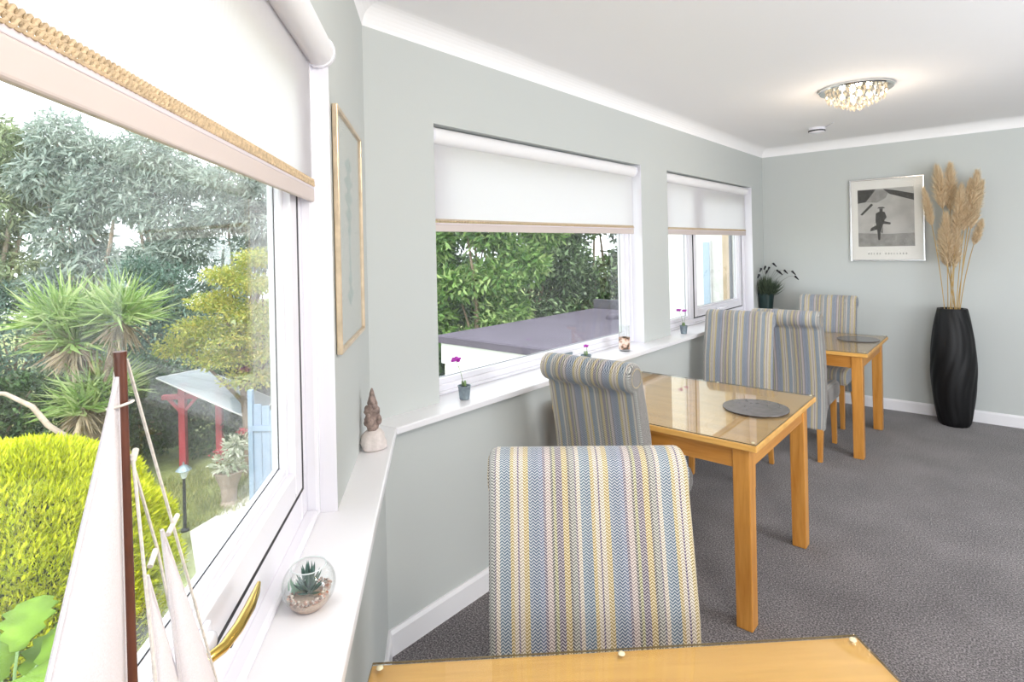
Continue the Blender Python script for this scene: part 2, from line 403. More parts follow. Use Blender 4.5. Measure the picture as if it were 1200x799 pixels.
# cove and skirting follow the walls (profiles swept with mitred corners)
def sweep(name, path, prof, mat, label, smooth=False):
    """path: open list of (x,y) with the room on the left of travel reversed by sign; prof: (offset into room, z)"""
    e = MB(); n = len(path); m = len(prof); vs = []
    for i in range(n):
        p = Vector(path[i]); din = (p - Vector(path[i - 1])).normalized() if i > 0 else None; dout = (Vector(path[i + 1]) - p).normalized() if i < n - 1 else None
        nin = Vector((din.y, -din.x)) if din else None; nout = Vector((dout.y, -dout.x)) if dout else None
        if nin and nout:
            b = (nin + nout); b = b / (1 + nin.dot(nout))
        else: b = nin or nout
        vs += [(p.x + b.x * q, p.y + b.y * q, z) for q, z in prof]
    fs = []
    for i in range(n - 1):
        fs += [(i * m + j, i * m + (j + 1) % m, (i + 1) * m + (j + 1) % m, (i + 1) * m + j) for j in range(m)]
    fs += [tuple(range(m)), tuple(range((n - 1) * m, n * m))[::-1]]
    e.add(vs, fs); o = e.build(name, mat, smooth=smooth); tag(o, label, kind='structure'); return o
R_ = 0.085
coveprof = [(-0.01, ZC - R_)] + [(R_ - R_ * math.cos(t) if False else R_ * (1 - math.cos(t)), ZC - R_ + R_ * math.sin(t)) for t in np.linspace(0, PI / 2, 9)] + [(R_, ZC + 0.01), (-0.01, ZC + 0.01)]
coveprof = [(a, z) for a, z in coveprof]
upath = [bay(3.45, 0), (XU, YC), (XU, YF), (XE, YF)]
sweep('trim_3', upath, coveprof, M['ceiling'], 'white plaster coving where walls meet the ceiling')
skirt = [(-0.005, 0), (0.015, 0), (0.015, 0.085), (0.008, 0.1), (-0.005, 0.1)]
sweep('baseboard_west', [lb, lc, (lc[0], YF)], skirt, M['gloss'], 'white skirting board under the long sill wall')
sweep('baseboard_north', [(lc[0], YF), (XE, YF)], skirt, M['gloss'], 'white skirting board along the far wall')

# ------------------------------------------------------------------ windows
def bars(e, s0, s1, z0, z1, w, d0, d1, wb=None):
    wb = wb or w
    e.box(s0, s0 + w, d0, d1, z0, z1); e.box(s1 - w, s1, d0, d1, z0, z1); e.box(s0 + w, s1 - w, d0, d1, z0, z0 + wb); e.box(s0 + w, s1 - w, d0, d1, z1 - w, z1)
def frame_part(name, args, mat, parent, bevel=0.004):
    e = MB(); bars(e, *args); return e.build(name, mat, parent, bevel=bevel)
def opening_sash(root, s0, s1, z0, z1, d, glass='glass'):
    """sash with its gasket, bead and pane; front face at d+0.012"""
    frame_part('gasket', (s0 - 0.016, s1 + 0.016, z0 - 0.008, z1 + 0.008, 0.02, d - 0.03, d + 0.0025), M['rubber'], root, 0)
    sash = frame_part('sash', (s0, s1, z0, z1, 0.062, d - 0.05, d + 0.003), M['upvc'], root, 0.003)
    frame_part('glazing_bead', (s0 + 0.06, s1 - 0.06, z0 + 0.06, z1 - 0.06, 0.022, d - 0.045, d - 0.012), M['upvc'], sash, 0.006)
    frame_part('glazing_seal', (s0 + 0.08, s1 - 0.08, z0 + 0.08, z1 - 0.08, 0.0035, d - 0.0299, d - 0.0285), M['rubber'], sash, 0)
    e = MB(); e.box(s0 + 0.075, s1 - 0.075, d - 0.034, d - 0.030, z0 + 0.075, z1 - 0.075); e.build('glass_pane', M[glass], root)
    return sash
def fixed_pane(root, s0, s1, z0, z1, d):
    frame_part('glazing_bead', (s0, s1, z0, z1, 0.03, d - 0.05, d - 0.008), M['upvc'], root, 0.006)
    frame_part('glazing_seal', (s0 + 0.028, s1 - 0.028, z0 + 0.028, z1 - 0.028, 0.004, d - 0.0299, d - 0.028), M['rubber'], root, 0)
    e = MB(); e.box(s0 + 0.02, s1 - 0.02, d - 0.034, d - 0.030, z0 + 0.02, z1 - 0.02); e.build('glass_pane', M['glass'], root)

# near window in the angled wall
a, b = BAY_OPEN[0][:2]; D1 = -0.07
w1 = empty('window_1', (XU, YC, 0), BAY_ROT, 'large white framed near window overlooking the garden', kind='structure')
e = MB(); bars(e, a, b, ZS, ZH, 0.082, D1 - 0.065, D1, 0.098); e.box(1.945, 2.035, D1 - 0.065, D1, ZS + 0.09, ZH - 0.08); e.build('outer_frame', M['upvc'], w1, bevel=0.006)
e = MB(); bars(e, a, b, ZS, ZH, 0.03, D1 - 0.005, D1 + 0.030, 0.022); e.build('cover_strip', M['upvc'], w1, bevel=0.008)
e = MB(); e.box(a - 0.0005, a + 0.004, D1, 0.002, ZS, ZH); e.build('white_reveal_strip', M['upvc'], w1)
sash1 = opening_sash(w1, 0.85, 1.94, 0.99, ZH - 0.085, D1, 'veiled')
fixed_pane(w1, 2.035, b - 0.08, ZS + 0.095, ZH - 0.08, D1)
# gold handle on the bottom rail of the opening sash
hs, hz = 1.49, 1.036
e = MB(); e.box(hs - 0.05, hs + 0.06, D1 + 0.003, D1 + 0.014, hz - 0.015, hz + 0.015); hb = e.build('handle_plate', M['upvc'], sash1, bevel=0.005, seg=3)
e = MB(); e.ball((hs - 0.012, D1 + 0.018, hz - 0.002), (0.03, 0.012, 0.014), 16, 10); e.build('handle_boss', M['upvc'], sash1, smooth=True)
e = MB(); pts = [(hs + 0.024, D1 + 0.012, hz + 0.006), (hs + 0.026, D1 + 0.034, hz + 0.006), (hs + 0.002, D1 + 0.046, hz + 0.005), (hs - 0.04, D1 + 0.051, hz + 0.003), (hs - 0.09, D1 + 0.051, hz + 0.001), (hs - 0.13, D1 + 0.048, hz), (hs - 0.155, D1 + 0.045, hz)]
e.tube(pts, [0.007, 0.0075, 0.0075, 0.0085, 0.0085, 0.0065, 0.0035], 12); hh = e.build('handle_lever', M['brass'], sash1, smooth=True); hh['label'] = 'polished brass handle lever'
e = MB(); e.tube([(hs - 0.028, D1 + 0.040, hz - 0.008), (hs - 0.030, D1 + 0.047, hz - 0.012)], 0.0055, 12); e.build('key_lock', M['rubber'], sash1)

# middle window (one fixed pane)
a, b = WEST_OPEN[0][:2]; D2 = -0.10
w2 = empty('window_2', (XU, 0, 0), WEST_ROT, 'white framed middle window with a single wide pane', kind='structure')
e = MB(); bars(e, a, b, ZS, ZH, 0.062, D2 - 0.065, D2, 0.045); e.build('outer_frame', M['upvc'], w2, bevel=0.006)
e = MB(); bars(e, a, b, ZS, ZH, 0.02, D2 - 0.005, D2 + 0.018, 0.016); e.build('cover_strip', M['upvc'], w2, bevel=0.006)
e = MB(); e.box(a - 0.0005, a + 0.003, D2, 0.001, ZS, ZH); e.build('white_reveal_strip', M['upvc'], w2)  # added white strip imitates the bright light on the painted jamb
fixed_pane(w2, a + 0.06, b - 0.06, ZS + 0.043, ZH - 0.06, D2)
e = MB(); e.box(-2.83, -2.70, D2, D2 + 0.012, ZS + 0.024, ZS + 0.042); e.build('catch_plate', M['zinc'], w2, bevel=0.003)

# far window (fixed pane and an opening casement)
a, b = WEST_OPEN[1][:2]
w3 = empty('window_3', (XU, 0, 0), WEST_ROT, 'white framed far window with a narrow pane and a casement', kind='structure')
e = MB(); bars(e, a, b, ZS, ZH, 0.05, D2 - 0.065, D2, 0.05); e.box(-4.66, -4.58, D2 - 0.065, D2, ZS + 0.05, ZH - 0.05); e.build('outer_frame', M['upvc'], w3, bevel=0.006)
e = MB(); bars(e, a, b, ZS, ZH, 0.02, D2 - 0.005, D2 + 0.018, 0.016); e.build('cover_strip', M['upvc'], w3, bevel=0.006)
e = MB(); e.box(a - 0.0005, a + 0.003, D2, 0.001, ZS, ZH); e.build('white_reveal_strip', M['upvc'], w3)  # added here too, white in place of the lit wall paint
fixed_pane(w3, -4.58, b - 0.05, ZS + 0.05, ZH - 0.05, D2)
sash3 = opening_sash(w3, -5.825, -4.665, ZS + 0.056, ZH - 0.056, D2)
e = MB(); e.box(-5.22, -5.12, D2 + 0.01, D2 + 0.022, 0.966, 0.99); e.build('handle_plate', M['upvc'], sash3, bevel=0.004)
e = MB(); e.tube([(-5.17, D2 + 0.02, 0.978), (-5.17, D2 + 0.045, 0.98), (-5.22, D2 + 0.056, 0.985), (-5.31, D2 + 0.05, 0.99)], [0.009, 0.01, 0.009, 0.006], 10); e.build('handle_lever', M['upvc'], sash3, smooth=True)

# ------------------------------------------------------------------ roller blinds
def roller_blind(name, loc, rot, s0, s1, zbar, d, rolld, label, chain_at=None, braid_step=0.018, cap_r=0.043):
    root = empty(name, loc, rot, label, 'blind')
    zr = ZH - 0.001 - cap_r
    e = MB(); e.tube([(s0 + 0.014, rolld, zr), (s1 - 0.014, rolld, zr)], cap_r - 0.004, 24); e.build('roll', M['rollcloth'], root, smooth=True)
    for q in (s0, s1 - 0.014):
        e = MB(); e.tube([(q, rolld, zr), (q + 0.014, rolld, zr)], cap_r, 24); e.build('end_cap', M['upvc'], root)
    e = MB(); e.box(s0 + 0.016, s1 - 0.016, d - 0.0008, d + 0.0008, zbar + 0.05, zr); e.build('blind_cloth', M['blind'], root)
    e = MB(); e.box(s0 + 0.014, s1 - 0.014, d - 0.005, d + 0.006, zbar, zbar + 0.034); e.build('bottom_bar', M['bar'], root, bevel=0.004, seg=3)
    e = MB(); e.box(s0 + 0.014, s1 - 0.014, d - 0.003, d + 0.004, zbar + 0.034, zbar + 0.042); e.build('hem', M['hem'], root, bevel=0.0015)
    e = MB(); n = int((s1 - s0 - 0.03) / braid_step)
    big = braid_step < 0.012
    for i in range(n):
        s = s0 + 0.015 + (i + 0.5) * braid_step
        for k, zz in ((0, zbar + 0.0455), (1, zbar + 0.0535)):
            ss = s + (0.25 if k else -0.25) * braid_step
            pts = [(ss + 0.42 * braid_step * math.cos(t), d + 0.005 + 0.0012 * math.sin(2 * t), zz + 0.0042 * math.sin(t)) for t in np.linspace(0, 2 * PI, 8)]
            e.tube(pts, 0.0021, 5, caps=False)
    e.tube([(s0 + 0.015, d + 0.0035, zbar + 0.0495), (s1 - 0.015, d + 0.0035, zbar + 0.0495)], 0.0030, 6)
    e.build('braid_trim', M['braid'], root, smooth=True)
    if chain_at is not None:
        s, zl = chain_at
        e = MB()
        for i in range(int((zr - zl) / 0.011)): e.ball((s, rolld + 0.012, zr - 0.011 * i), 0.003, 6, 4)
        for i in range(int((zr - zl) / 0.011)): e.ball((s, rolld - 0.03, zr - 0.011 * i), 0.003, 6, 4)
        e.tube([(s, rolld + 0.012, zr), (s, rolld + 0.012, zl)], 0.0011, 5); e.tube([(s, rolld - 0.03, zr), (s, rolld - 0.03, zl)], 0.0011, 5)
        e.tube([(s, rolld + 0.012, zl), (s, rolld, zl - 0.012), (s, rolld - 0.018, zl - 0.014), (s, rolld - 0.03, zl)], 0.0011, 5)
        e.build('bead_chain', M['upvc'], root, smooth=True)
    return root
a, b = BAY_OPEN[0][:2]
roller_blind('roller_blind', (XU, YC, 0), BAY_ROT, a + 0.006, b - 0.01, 1.702, -0.042, -0.020, 'white roller blind half lowered over the near garden window, lumpy beige braid', None, 0.0088)
a, b = WEST_OPEN[0][:2]
roller_blind('roller_blind', (XU, 0, 0), WEST_ROT, a + 0.028, b - 0.008, 1.657, -0.045, -0.05, 'white roller blind half lowered over the middle window, bead chain at one end', (b - 0.018, 0.98), 0.018)
a, b = WEST_OPEN[1][:2]
roller_blind('roller_blind', (XU, 0, 0), WEST_ROT, a + 0.055, b - 0.008, 1.655, -0.045, -0.05, 'white roller blind half lowered over the far window beside the lavender pot', None, 0.02)

# ------------------------------------------------------------------ tables
def dining_table(center, rz, Lx, Wy, label):
    t = empty('dining_table', (center[0], center[1], 0), rz, label, 'table', 'oak tables with glass tops')
    hx, hy = Lx / 2, Wy / 2
    e = MB(); e.box(-hx, hx, -hy, hy, 0.742, 0.767); e.build('tabletop', M['topX'], t, bevel=0.004)
    e = MB(); e.prism([(x * (hx - 0.004) - sx * 0, y * (hy - 0.004)) for x, y, sx in ((-1, -1, 0), (1, -1, 0), (1, 1, 0), (-1, 1, 0))], 'Z', 0.7685, 0.7745); e.build('glass_top', M['tabletop_glass'], t)
    e = MB(); q = 0.0012
    for x0, x1, y0, y1 in ((-hx + .004, hx - .004, -hy + .0032, -hy + .0039), (-hx + .004, hx - .004, hy - .0039, hy - .0032), (-hx + .0032, -hx + .0039, -hy + .004, hy - .004), (hx - .0039, hx - .0032, -hy + .004, hy - .004)):
        e.box(x0, x1, y0, y1, 0.7700, 0.7735)
    e.build('glass_edge', M['glassedge'], t)
    for sx in (-1, 1):
        for sy in (-1, 1):
            cx, cy = sx * (hx - 0.072), sy * (hy - 0.062)
            e = MB(); e.taper((cx, cy, 0), (0.033, 0.033), (cx, cy, 0.742), (0.035, 0.035)); e.build('leg', M['oakZ'], t, bevel=0.004)
    for sy in (-1, 1):
        y = sy * (hy - 0.05); e = MB(); e.box(-hx + 0.107, hx - 0.107, y - 0.011, y + 0.011, 0.652, 0.742); e.build('apron', M['oakX'], t, bevel=0.002)
    for sx in (-1, 1):
        x = sx * (hx - 0.055); e = MB(); e.box(x - 0.011, x + 0.011, -hy + 0.097, hy - 0.097, 0.652, 0.742); e.build('apron', M['oakY'], t, bevel=0.002)
    for sx, sy in ((-1, 1), (1, 1), (0, 1), (1, -1), (-1, -1)):
        e = MB(); e.lathe([(0.007, 0.7746), (0.006, 0.777), (0.003, 0.778)], 10, (sx * (hx - 0.02), sy * (hy - 0.02), 0)); e.build('clear_bumper', M['bumper'], t, smooth=True)
    return t
M['glassedge'] = plain('dark_green_glass_edge', '#6a5c3c', 0.3)
M['bumper'] = plain('clear_plastic_bumper', '#d9cfae', 0.3)
dining_table((-0.296, 0.668), math.radians(44.1), 0.975, 0.84, 'bare golden oak table with glass top closest to the viewer, under the near window')
dining_table((-1.25, 2.757), 0, 1.01, 0.935, 'golden oak table with glass top and dark round mat in front of the middle window')
dining_table((-1.242, 5.115), 0, 1.01, 0.95, 'golden oak table with glass top by the black vase and far wall')
M['slate'] = plain('dark_grey_mat', '#65605f', 0.22, noise=0.15, nscale=30, spec=0.6)
for loc, lab in (((-0.915, 2.81, 0.7747), 'round dark grey table mat on the middle table'), ((-0.90, 5.27, 0.7747), 'round dark grey table mat on the far table beside the vase')):
    r = empty('table_mat', loc, 0, lab, 'mat', 'round grey table mats')
    e = MB(); e.lathe([(0.149, 0), (0.15, 0.002), (0.149, 0.0045)], 48); e.build('mat_disc', M['slate'], r)

# ------------------------------------------------------------------ chairs
def chair_proto():
    c = empty('dining_chair', (0, 0, 0), 0, '-', 'chair', 'striped scroll back dining chairs')
    H = 0.236
    rc = (-0.287, 1.018); R = 0.062
    prof = [(-0.10, 0.36), (-0.10, 0.46), (-0.136, 0.49), (-0.138, 0.58), (-0.152, 0.74), (-0.188, 0.88), (-0.215, 0.975)]
    prof += [(rc[0] + R * math.cos(t), rc[1] + R * math.sin(t)) for t in np.linspace(0.05, 1.38 * PI, 18)]
    prof += [(-0.288, 0.955), (-0.268, 0.85), (-0.240, 0.70), (-0.222, 0.55), (-0.222, 0.40), (-0.236, 0.30), (-0.252, 0.215), (-0.212, 0.215), (-0.188, 0.28), (-0.15, 0.335)]
    e = MB(); e.prism(prof, 'X', -H, H); bk = e.build('backrest', M['fabric'], c, smooth=True, bevel=0.022, seg=4, angle=62)
    for sx in (-1, 1):   # piped end discs of the scroll
        e = MB(); e.tube([(sx * (H + 0.0005), rc[0] + 0.040 * math.cos(t), rc[1] + 0.040 * math.sin(t)) for t in np.linspace(0, 2 * PI, 20)], 0.0025, 5, caps=False); e.build('piping', M['fabric'], bk, smooth=True)
    prof = [(-0.16, 0.362), (0.22, 0.362), (0.255, 0.375), (0.268, 0.41), (0.266, 0.45), (0.245, 0.483), (0.20, 0.497), (0.02, 0.502), (-0.158, 0.498)]
    e = MB(); e.prism(prof, 'X', -H, H); e.build('seat', M['fabric'], c, smooth=True, bevel=0.02, seg=3, angle=45)
    for sx in (-1, 1):
        e = MB(); e.taper((sx * 0.198, 0.222, 0), (0.016, 0.016), (sx * 0.195, 0.215, 0.37), (0.021, 0.021)); e.build('leg', M['oakZ'], c, bevel=0.003)
        e = MB(); e.taper((sx * 0.205, -0.268, 0), (0.015, 0.015), (sx * 0.2, -0.226, 0.24), (0.021, 0.019)); e.build('leg', M['oakZ'], c, bevel=0.003)
    return c
c0 = chair_proto()
c0.location = (-0.597, 0.925, 0); c0.rotation_euler = (0, 0, math.radians(219.2)); c0['label'] = 'striped dining chair seen from the front, nearest the viewer, tucked under the near table'
dup(c0, (-1.398, 2.385, 0), 0, 'striped scroll back chair seen from behind, at the near side of the middle table')
dup(c0, (-1.453, 3.93, 0), math.radians(184), 'striped dining chair facing the viewer beyond the middle table, overlapping another chair back')
dup(c0, (-1.213, 4.715, 0), 0, 'striped scroll back chair seen from behind, pushed under the far table')
dup(c0, (-1.235, 5.57, 0), PI, 'striped dining chair facing the viewer against the far wall')

# ------------------------------------------------------------------ ceiling fittings
M['crystal'] = None
def crystal_mat():
    k = NT('cut_crystal'); k.t.nodes.remove(k.b)
    tr = k.n('ShaderNodeBsdfTransparent'); tr.inputs[0].default_value = (0.95, 0.93, 0.9, 1)
    tl = k.n('ShaderNodeBsdfTranslucent'); tl.inputs[0].default_value = (1.0, 0.93, 0.82, 1)
    gl = k.n('ShaderNodeBsdfGlossy'); gl.inputs['Roughness'].default_value = 0.05
    m1 = k.n('ShaderNodeMixShader'); m1.inputs[0].default_value = 1.0; k.l(tr.outputs[0], m1.inputs[1]); k.l(tl.outputs[0], m1.inputs[2])
    m2 = k.n('ShaderNodeMixShader'); m2.inputs[0].default_value = 0.2; k.l(m1.outputs[0], m2.inputs[1]); k.l(gl.outputs[0], m2.inputs[2])
    k.l(m2.outputs[0], k.out.inputs['Surface']); return k.m
M['crystal'] = crystal_mat()
kb = NT('lit_bulb'); kb.b.inputs['Emission Color'].default_value = (1.0, 0.80, 0.55, 1); kb.b.inputs['Emission Strength'].default_value = 60; M['bulb'] = kb.m
lr = empty('ceiling_light', (-0.70, 4.2, ZC), 0, 'round chrome flush ceiling light hung with crystal drops, the one near the far wall', 'lamp', 'crystal ceiling lights')
e = MB(); e.lathe([(0.212, 0.0), (0.212, -0.012), (0.205, -0.020), (0.0, -0.021)][::-1], 48); e.build('ceiling_plate', M['chrome'], lr, smooth=False)
for k_, (rad, z0, z1, n) in enumerate(((0.168, -0.021, -0.062, 34), (0.158, -0.050, -0.090, 30), (0.118, -0.075, -0.112, 22), (0.075, -0.095, -0.130, 14), (0.03, -0.115, -0.150, 6))):
    e = MB()
    for i in range(n):
        t = 2 * PI * (i + 0.5 * (k_ % 2)) / n; x, y = rad * math.cos(t), rad * math.sin(t)
        zc = (z0 + z1) / 2; h = (z0 - z1) / 2; wd = 2.3 * rad / n * 2.0
        tx, ty, nx, ny = -math.sin(t), math.cos(t), math.cos(t), math.sin(t)
        vs = [(x, y, z0)] + [(x + (tx * a_ + nx * b_) * wd * 0.5, y + (ty * a_ + ny * b_) * wd * 0.5, zc + 0.3 * h) for a_, b_ in ((1, 0), (0, .7), (-1, 0), (0, -.7))] + [(x, y, z1)]
        e.add(vs, [(0, 1, 2), (0, 2, 3), (0, 3, 4), (0, 4, 1), (5, 2, 1), (5, 3, 2), (5, 4, 3), (5, 1, 4)])
    o = e.build('crystal_tier', M['crystal'], lr); o['kind'] = 'stuff'
for i in range(4):
    t = 2 * PI * i / 4 + 0.4; e = MB(); e.ball((0.075 * math.cos(t), 0.075 * math.sin(t), -0.052), (0.016, 0.016, 0.02), 10, 7); e.build('bulb', M['bulb'], lr, smooth=True)
add_light('ceiling_light_glow', 'POINT', (-0.70, 4.2, ZC - 0.26), 5.0, (1.0, 0.84, 0.66), shadow_soft_size=0.1)
l2 = dup(lr, (0.45, 0.85, ZC), 0.3, 'added round chrome flush ceiling light with crystal drops, unseen above the viewer')  # added copy of the fitting, out of view, to go with the fill below
add_light('ceiling_light_glow', 'POINT', (0.45, 0.85, ZC - 0.34), 46.0, (1.0, 0.93, 0.84), shadow_soft_size=0.12)  # added fill lamp that brightens the near table and ceiling
sm = empty('smoke_alarm', (-1.20, 5.42, ZC), 0, 'small round white smoke alarm on the ceiling beyond the crystal light', 'alarm')
e = MB(); e.lathe([(0.0, -0.048), (0.045, -0.046), (0.062, -0.038), (0.066, -0.020), (0.066, 0)], 32, cap0=False); e.build('alarm_body', M['upvc'], sm, smooth=True)
e = MB(); e.lathe([(0.0655, -0.034), (0.0675, -0.022)], 32, cap0=False, cap1=False); e.build('vent_slot', M['rubber'], sm)
e = MB(); e.tube([(0.06, 0.01, -0.003), (0.16, -0.16, -0.003)], 0.003, 6); e.build('cable', M['upvc'], sm)

# ------------------------------------------------------------------ wall pictures
def framed(name, loc, rot, w_, h_, fw, dep, mat, label):
    root = empty(name, loc, rot, label, 'picture')
    e = MB(); bars(e, -w_ / 2, w_ / 2, -h_ / 2, h_ / 2, fw, 0.002, dep); e.build('picture_frame', mat, root, bevel=0.003)
    e = MB(); e.box(-w_ / 2 + fw * 0.5, w_ / 2 - fw * 0.5, 0.002, dep - 0.012, -h_ / 2 + fw * 0.5, h_ / 2 - fw * 0.5); e.build('mount_board', M['mount'], root)
    return root
M['mount'] = plain('off_white_mount_board', '#e9e7e1', 0.6, spec=0.5)
M['goldwood'] = plain('pale_gold_wood_frame', '#cbb79c', 0.3, metal=0.3, noise=0.15, nscale=30)
p1x, p1y = bay(0.487, 0.0)
pa = framed('fish_print_picture', (p1x, p1y, 1.634), BAY_ROT, 0.495, 0.68, 0.013, 0.018, M['goldwood'], 'tall gold framed faint teal print on the wall between near and middle windows')
M['tealprint'] = plain('faint_teal_ink', '#b4c6c3', 0.7, noise=0.25, nscale=40)
e = MB()
for i in range(9):
    zc = 0.20 - i * 0.05; wd = 0.055 + 0.035 * math.sin(i * 0.75 + 0.6)
    e.add([(-0.01, 0.0065, zc + 0.035), (wd, 0.0065, zc + 0.005), (0.01, 0.0065, zc - 0.03), (-wd, 0.0065, zc + 0.004)], [(0, 1, 2, 3)])
e.build('print_figure', M['tealprint'], pa)
e = MB(); e.box(-0.231, 0.231, 0.010, 0.012, -0.323, 0.323); e.build('picture_glass', M['clear'], pa)
M['grey1'] = plain('poster_light_grey', '#b3b1ad', 0.5, noise=0.12, nscale=9); M['grey2'] = plain('poster_mid_grey', '#8f8d89', 0.5, noise=0.2, nscale=20)
M['grey3'] = plain('poster_dark_grey', '#3a3936', 0.5, noise=0.25, nscale=30); M['grey4'] = plain('poster_pale_letter', '#a9a8a2', 0.6)
pb = framed('poster_picture', (-0.815, YF - 0.001, 1.768), PI, 0.585, 0.775, 0.014, 0.024, M['silver'], 'silver framed black and white poster of a walking figure on the far wall')
def flat(name, poly, y, mat, parent, flip=True):
    e = MB(); e.add([(-x if flip else x, y, z) for x, z in poly], [tuple(range(len(poly)))[::-1]]); return e.build(name, mat, parent)
# coordinates as seen from the room: x to the right, z up, in metres from the poster's centre
flat('photo_sky', [(-0.225, -0.25), (0.215, -0.25), (0.215, 0.29), (-0.225, 0.29)], 0.0125, M['grey1'], pb)
flat('photo_ground', [(-0.225, -0.25), (0.215, -0.25), (0.215, -0.13), (0.0, -0.135), (-0.225, -0.12)], 0.0128, M['grey2'], pb)
flat('wing_shape', [(-0.225, 0.16), (-0.16, 0.17), (-0.10, 0.25), (-0.08, 0.285), (-0.225, 0.285)], 0.0131, M['grey3'], pb)
flat('cowl_shape', [(-0.16, 0.17), (-0.07, 0.16), (0.0, 0.2), (0.03, 0.27), (-0.08, 0.285), (-0.12, 0.23)], 0.0131, M['grey2'], pb)
flat('blade_shape', [(-0.02, 0.285), (0.03, 0.235), (0.215, 0.165), (0.215, 0.225), (0.06, 0.27)], 0.0134, M['grey3'], pb)
flat('blade_shape', [(-0.205, 0.055), (-0.19, 0.045), (-0.10, 0.14), (-0.115, 0.155)], 0.0134, M['grey3'], pb)
fig = [[(-0.07, 0.105), (-0.055, 0.118), (-0.02, 0.118), (-0.005, 0.105)], [(-0.052, 0.103), (-0.024, 0.103), (-0.026, 0.075), (-0.05, 0.075)], [(-0.08, 0.06), (-0.045, 0.08), (-0.01, 0.07), (0.005, 0.02), (-0.01, 0.0), (-0.02, -0.03), (-0.085, -0.03)],
       [(-0.03, -0.01), (0.035, -0.03), (0.033, -0.048), (-0.03, -0.04)], [(-0.08, -0.03), (-0.02, -0.03), (-0.045, -0.12), (-0.05, -0.19), (-0.064, -0.19), (-0.07, -0.12)], [(-0.075, -0.05), (-0.12, -0.075), (-0.13, -0.105), (-0.118, -0.105), (-0.065, -0.09)], [(-0.025, -0.06), (-0.03, -0.13), (-0.04, -0.12)]]
for q, pl in enumerate(fig): flat('walking_figure', pl, 0.0137 + 0.0002 * q, M['grey3'], pb)
xx = -0.15
for q, wd in enumerate((14, 10, 8, 14, 12, 0, 13, 14, 10, 8, 9, 12, 13, 14)):
    if wd: flat('caption_letter', [(xx, -0.325), (xx + wd * 0.001, -0.325), (xx + wd * 0.0008, -0.309), (xx + wd * 0.0003, -0.309)], 0.0127, M['grey4'], pb)
    xx += 0.0225
e = MB(); e.box(-0.28, 0.28, 0.0165, 0.0185, -0.375, 0.375); e.build('poster_glass', M['acrylic'], pb)

# ------------------------------------------------------------------ vase with pampas grass
VX, VY = -0.335, 6.03
va = empty('floor_vase', (VX, VY, 0), 0, 'tall matt black floor vase with wavy vertical ribs against the far wall', 'vase')
prof = []
for i in range(41):
    z = 0.985 * i / 40; t = i / 40
    r = 0.098 + 0.062 * math.sin(PI * min(1, max(0, t * 0.94 + 0.04))) ** 0.85
    if t < 0.03: r -= 0.01 * (1 - t / 0.03)
    prof.append((r, z))
wav = lambda a_, z: 1 + 0.035 * abs(math.cos(6.5 * (a_ + 0.33 * math.sin(z * 6.4)))) - 0.03
inner = [(0.082, 0.985), (0.078, 0.93), (0.085, 0.85)]
e = MB(); e.lathe(prof + inner, 104, mod=wav); e.build('vase_body', M['black'], va, smooth=True)
M['pampas'] = leaf_mat('pampas_plume', ['#d8c29d', '#ead9bb', '#f3e7d0'], 6.0, 0.45, 0.8)
M['straw'] = plain('dry_straw_stem', '#b79a62', 0.7)
plume_labels = ['tall outer pampas plume, second from the poster side of the vase', 'tallest pampas plume rising in the middle of the bunch', 'broad pampas plume in the centre of the bunch', 'tall pampas plume at the window-far edge, highest on that side', 'slender pampas plume leaning outward beside the bare wall',
    'narrow pampas plume leaning toward the poster edge', 'pampas plume between the centre plume and the wall-side ones', 'shortest pampas plume, alone on a low side stem by the bare wall', 'bushy low pampas plume in front of the taller ones', 'low pampas plume close above the vase mouth', 'low bushy pampas plume nearest the vase mouth on the poster side']
heads = [((-0.415, 2.16), 0.33, 0.055), ((-0.33, 2.17), 0.36, 0.06), ((-0.255, 1.98), 0.40, 0.055), ((-0.155, 2.09), 0.42, 0.06), ((-0.125, 2.02), 0.38, 0.045), ((-0.505, 1.985), 0.30, 0.04),
         ((-0.195, 2.03), 0.40, 0.05), ((-0.135, 1.70), 0.19, 0.035), ((-0.36, 1.74), 0.38, 0.065), ((-0.29, 1.68), 0.36, 0.05), ((-0.40, 1.62), 0.30, 0.05)]
for i, ((hx, hz), ln, rad) in enumerate(heads):
    st = empty('pampas_stem', (VX, VY, 0.99), 0, plume_labels[i], 'dried grass', 'dried pampas plumes in the vase')
    top = Vector((hx - VX, 0.05 * math.sin(i * 2.1), hz - 0.99)); base = Vector((0.05 * math.cos(i * 1.9) * 0.8, 0.045 * math.sin(i * 1.9), -0.3))
    midp = Vector((top.x * 0.22 + base.x * 0.4, top.y * 0.3, top.z * 0.35)); cur = [base.lerp(midp, u).lerp(midp.lerp(top, u), u) for u in np.linspace(0, 1, 12)]
    e = MB(); e.tube(cur, [0.0035] * 8 + [0.003, 0.0025, 0.002, 0.0012], 6); e.build('stem', M['straw'], st, smooth=True)
    dirv = (cur[-1] - cur[-4]).normalized(); N = 2200
    u = rng.uniform(0, 1, N); ax = np.array(top)[None] - np.array(dirv)[None] * (ln * (1 - u))[:, None]
    rr = rand_dirs(N); env = np.sin(PI * np.clip(u ** 0.8 * 0.93 + 0.06, 0, 1)) ** 0.8
    dr = np.array(dirv)[None] * 1.0 + rr * (0.15 + 0.75 * env)[:, None]
    leaf_mesh('plume', ax + rr * (0.25 * rad * env)[:, None], dr, rad * 1.05, 0.0035, M['pampas'], st, curve=0.12, lvar=0.4)

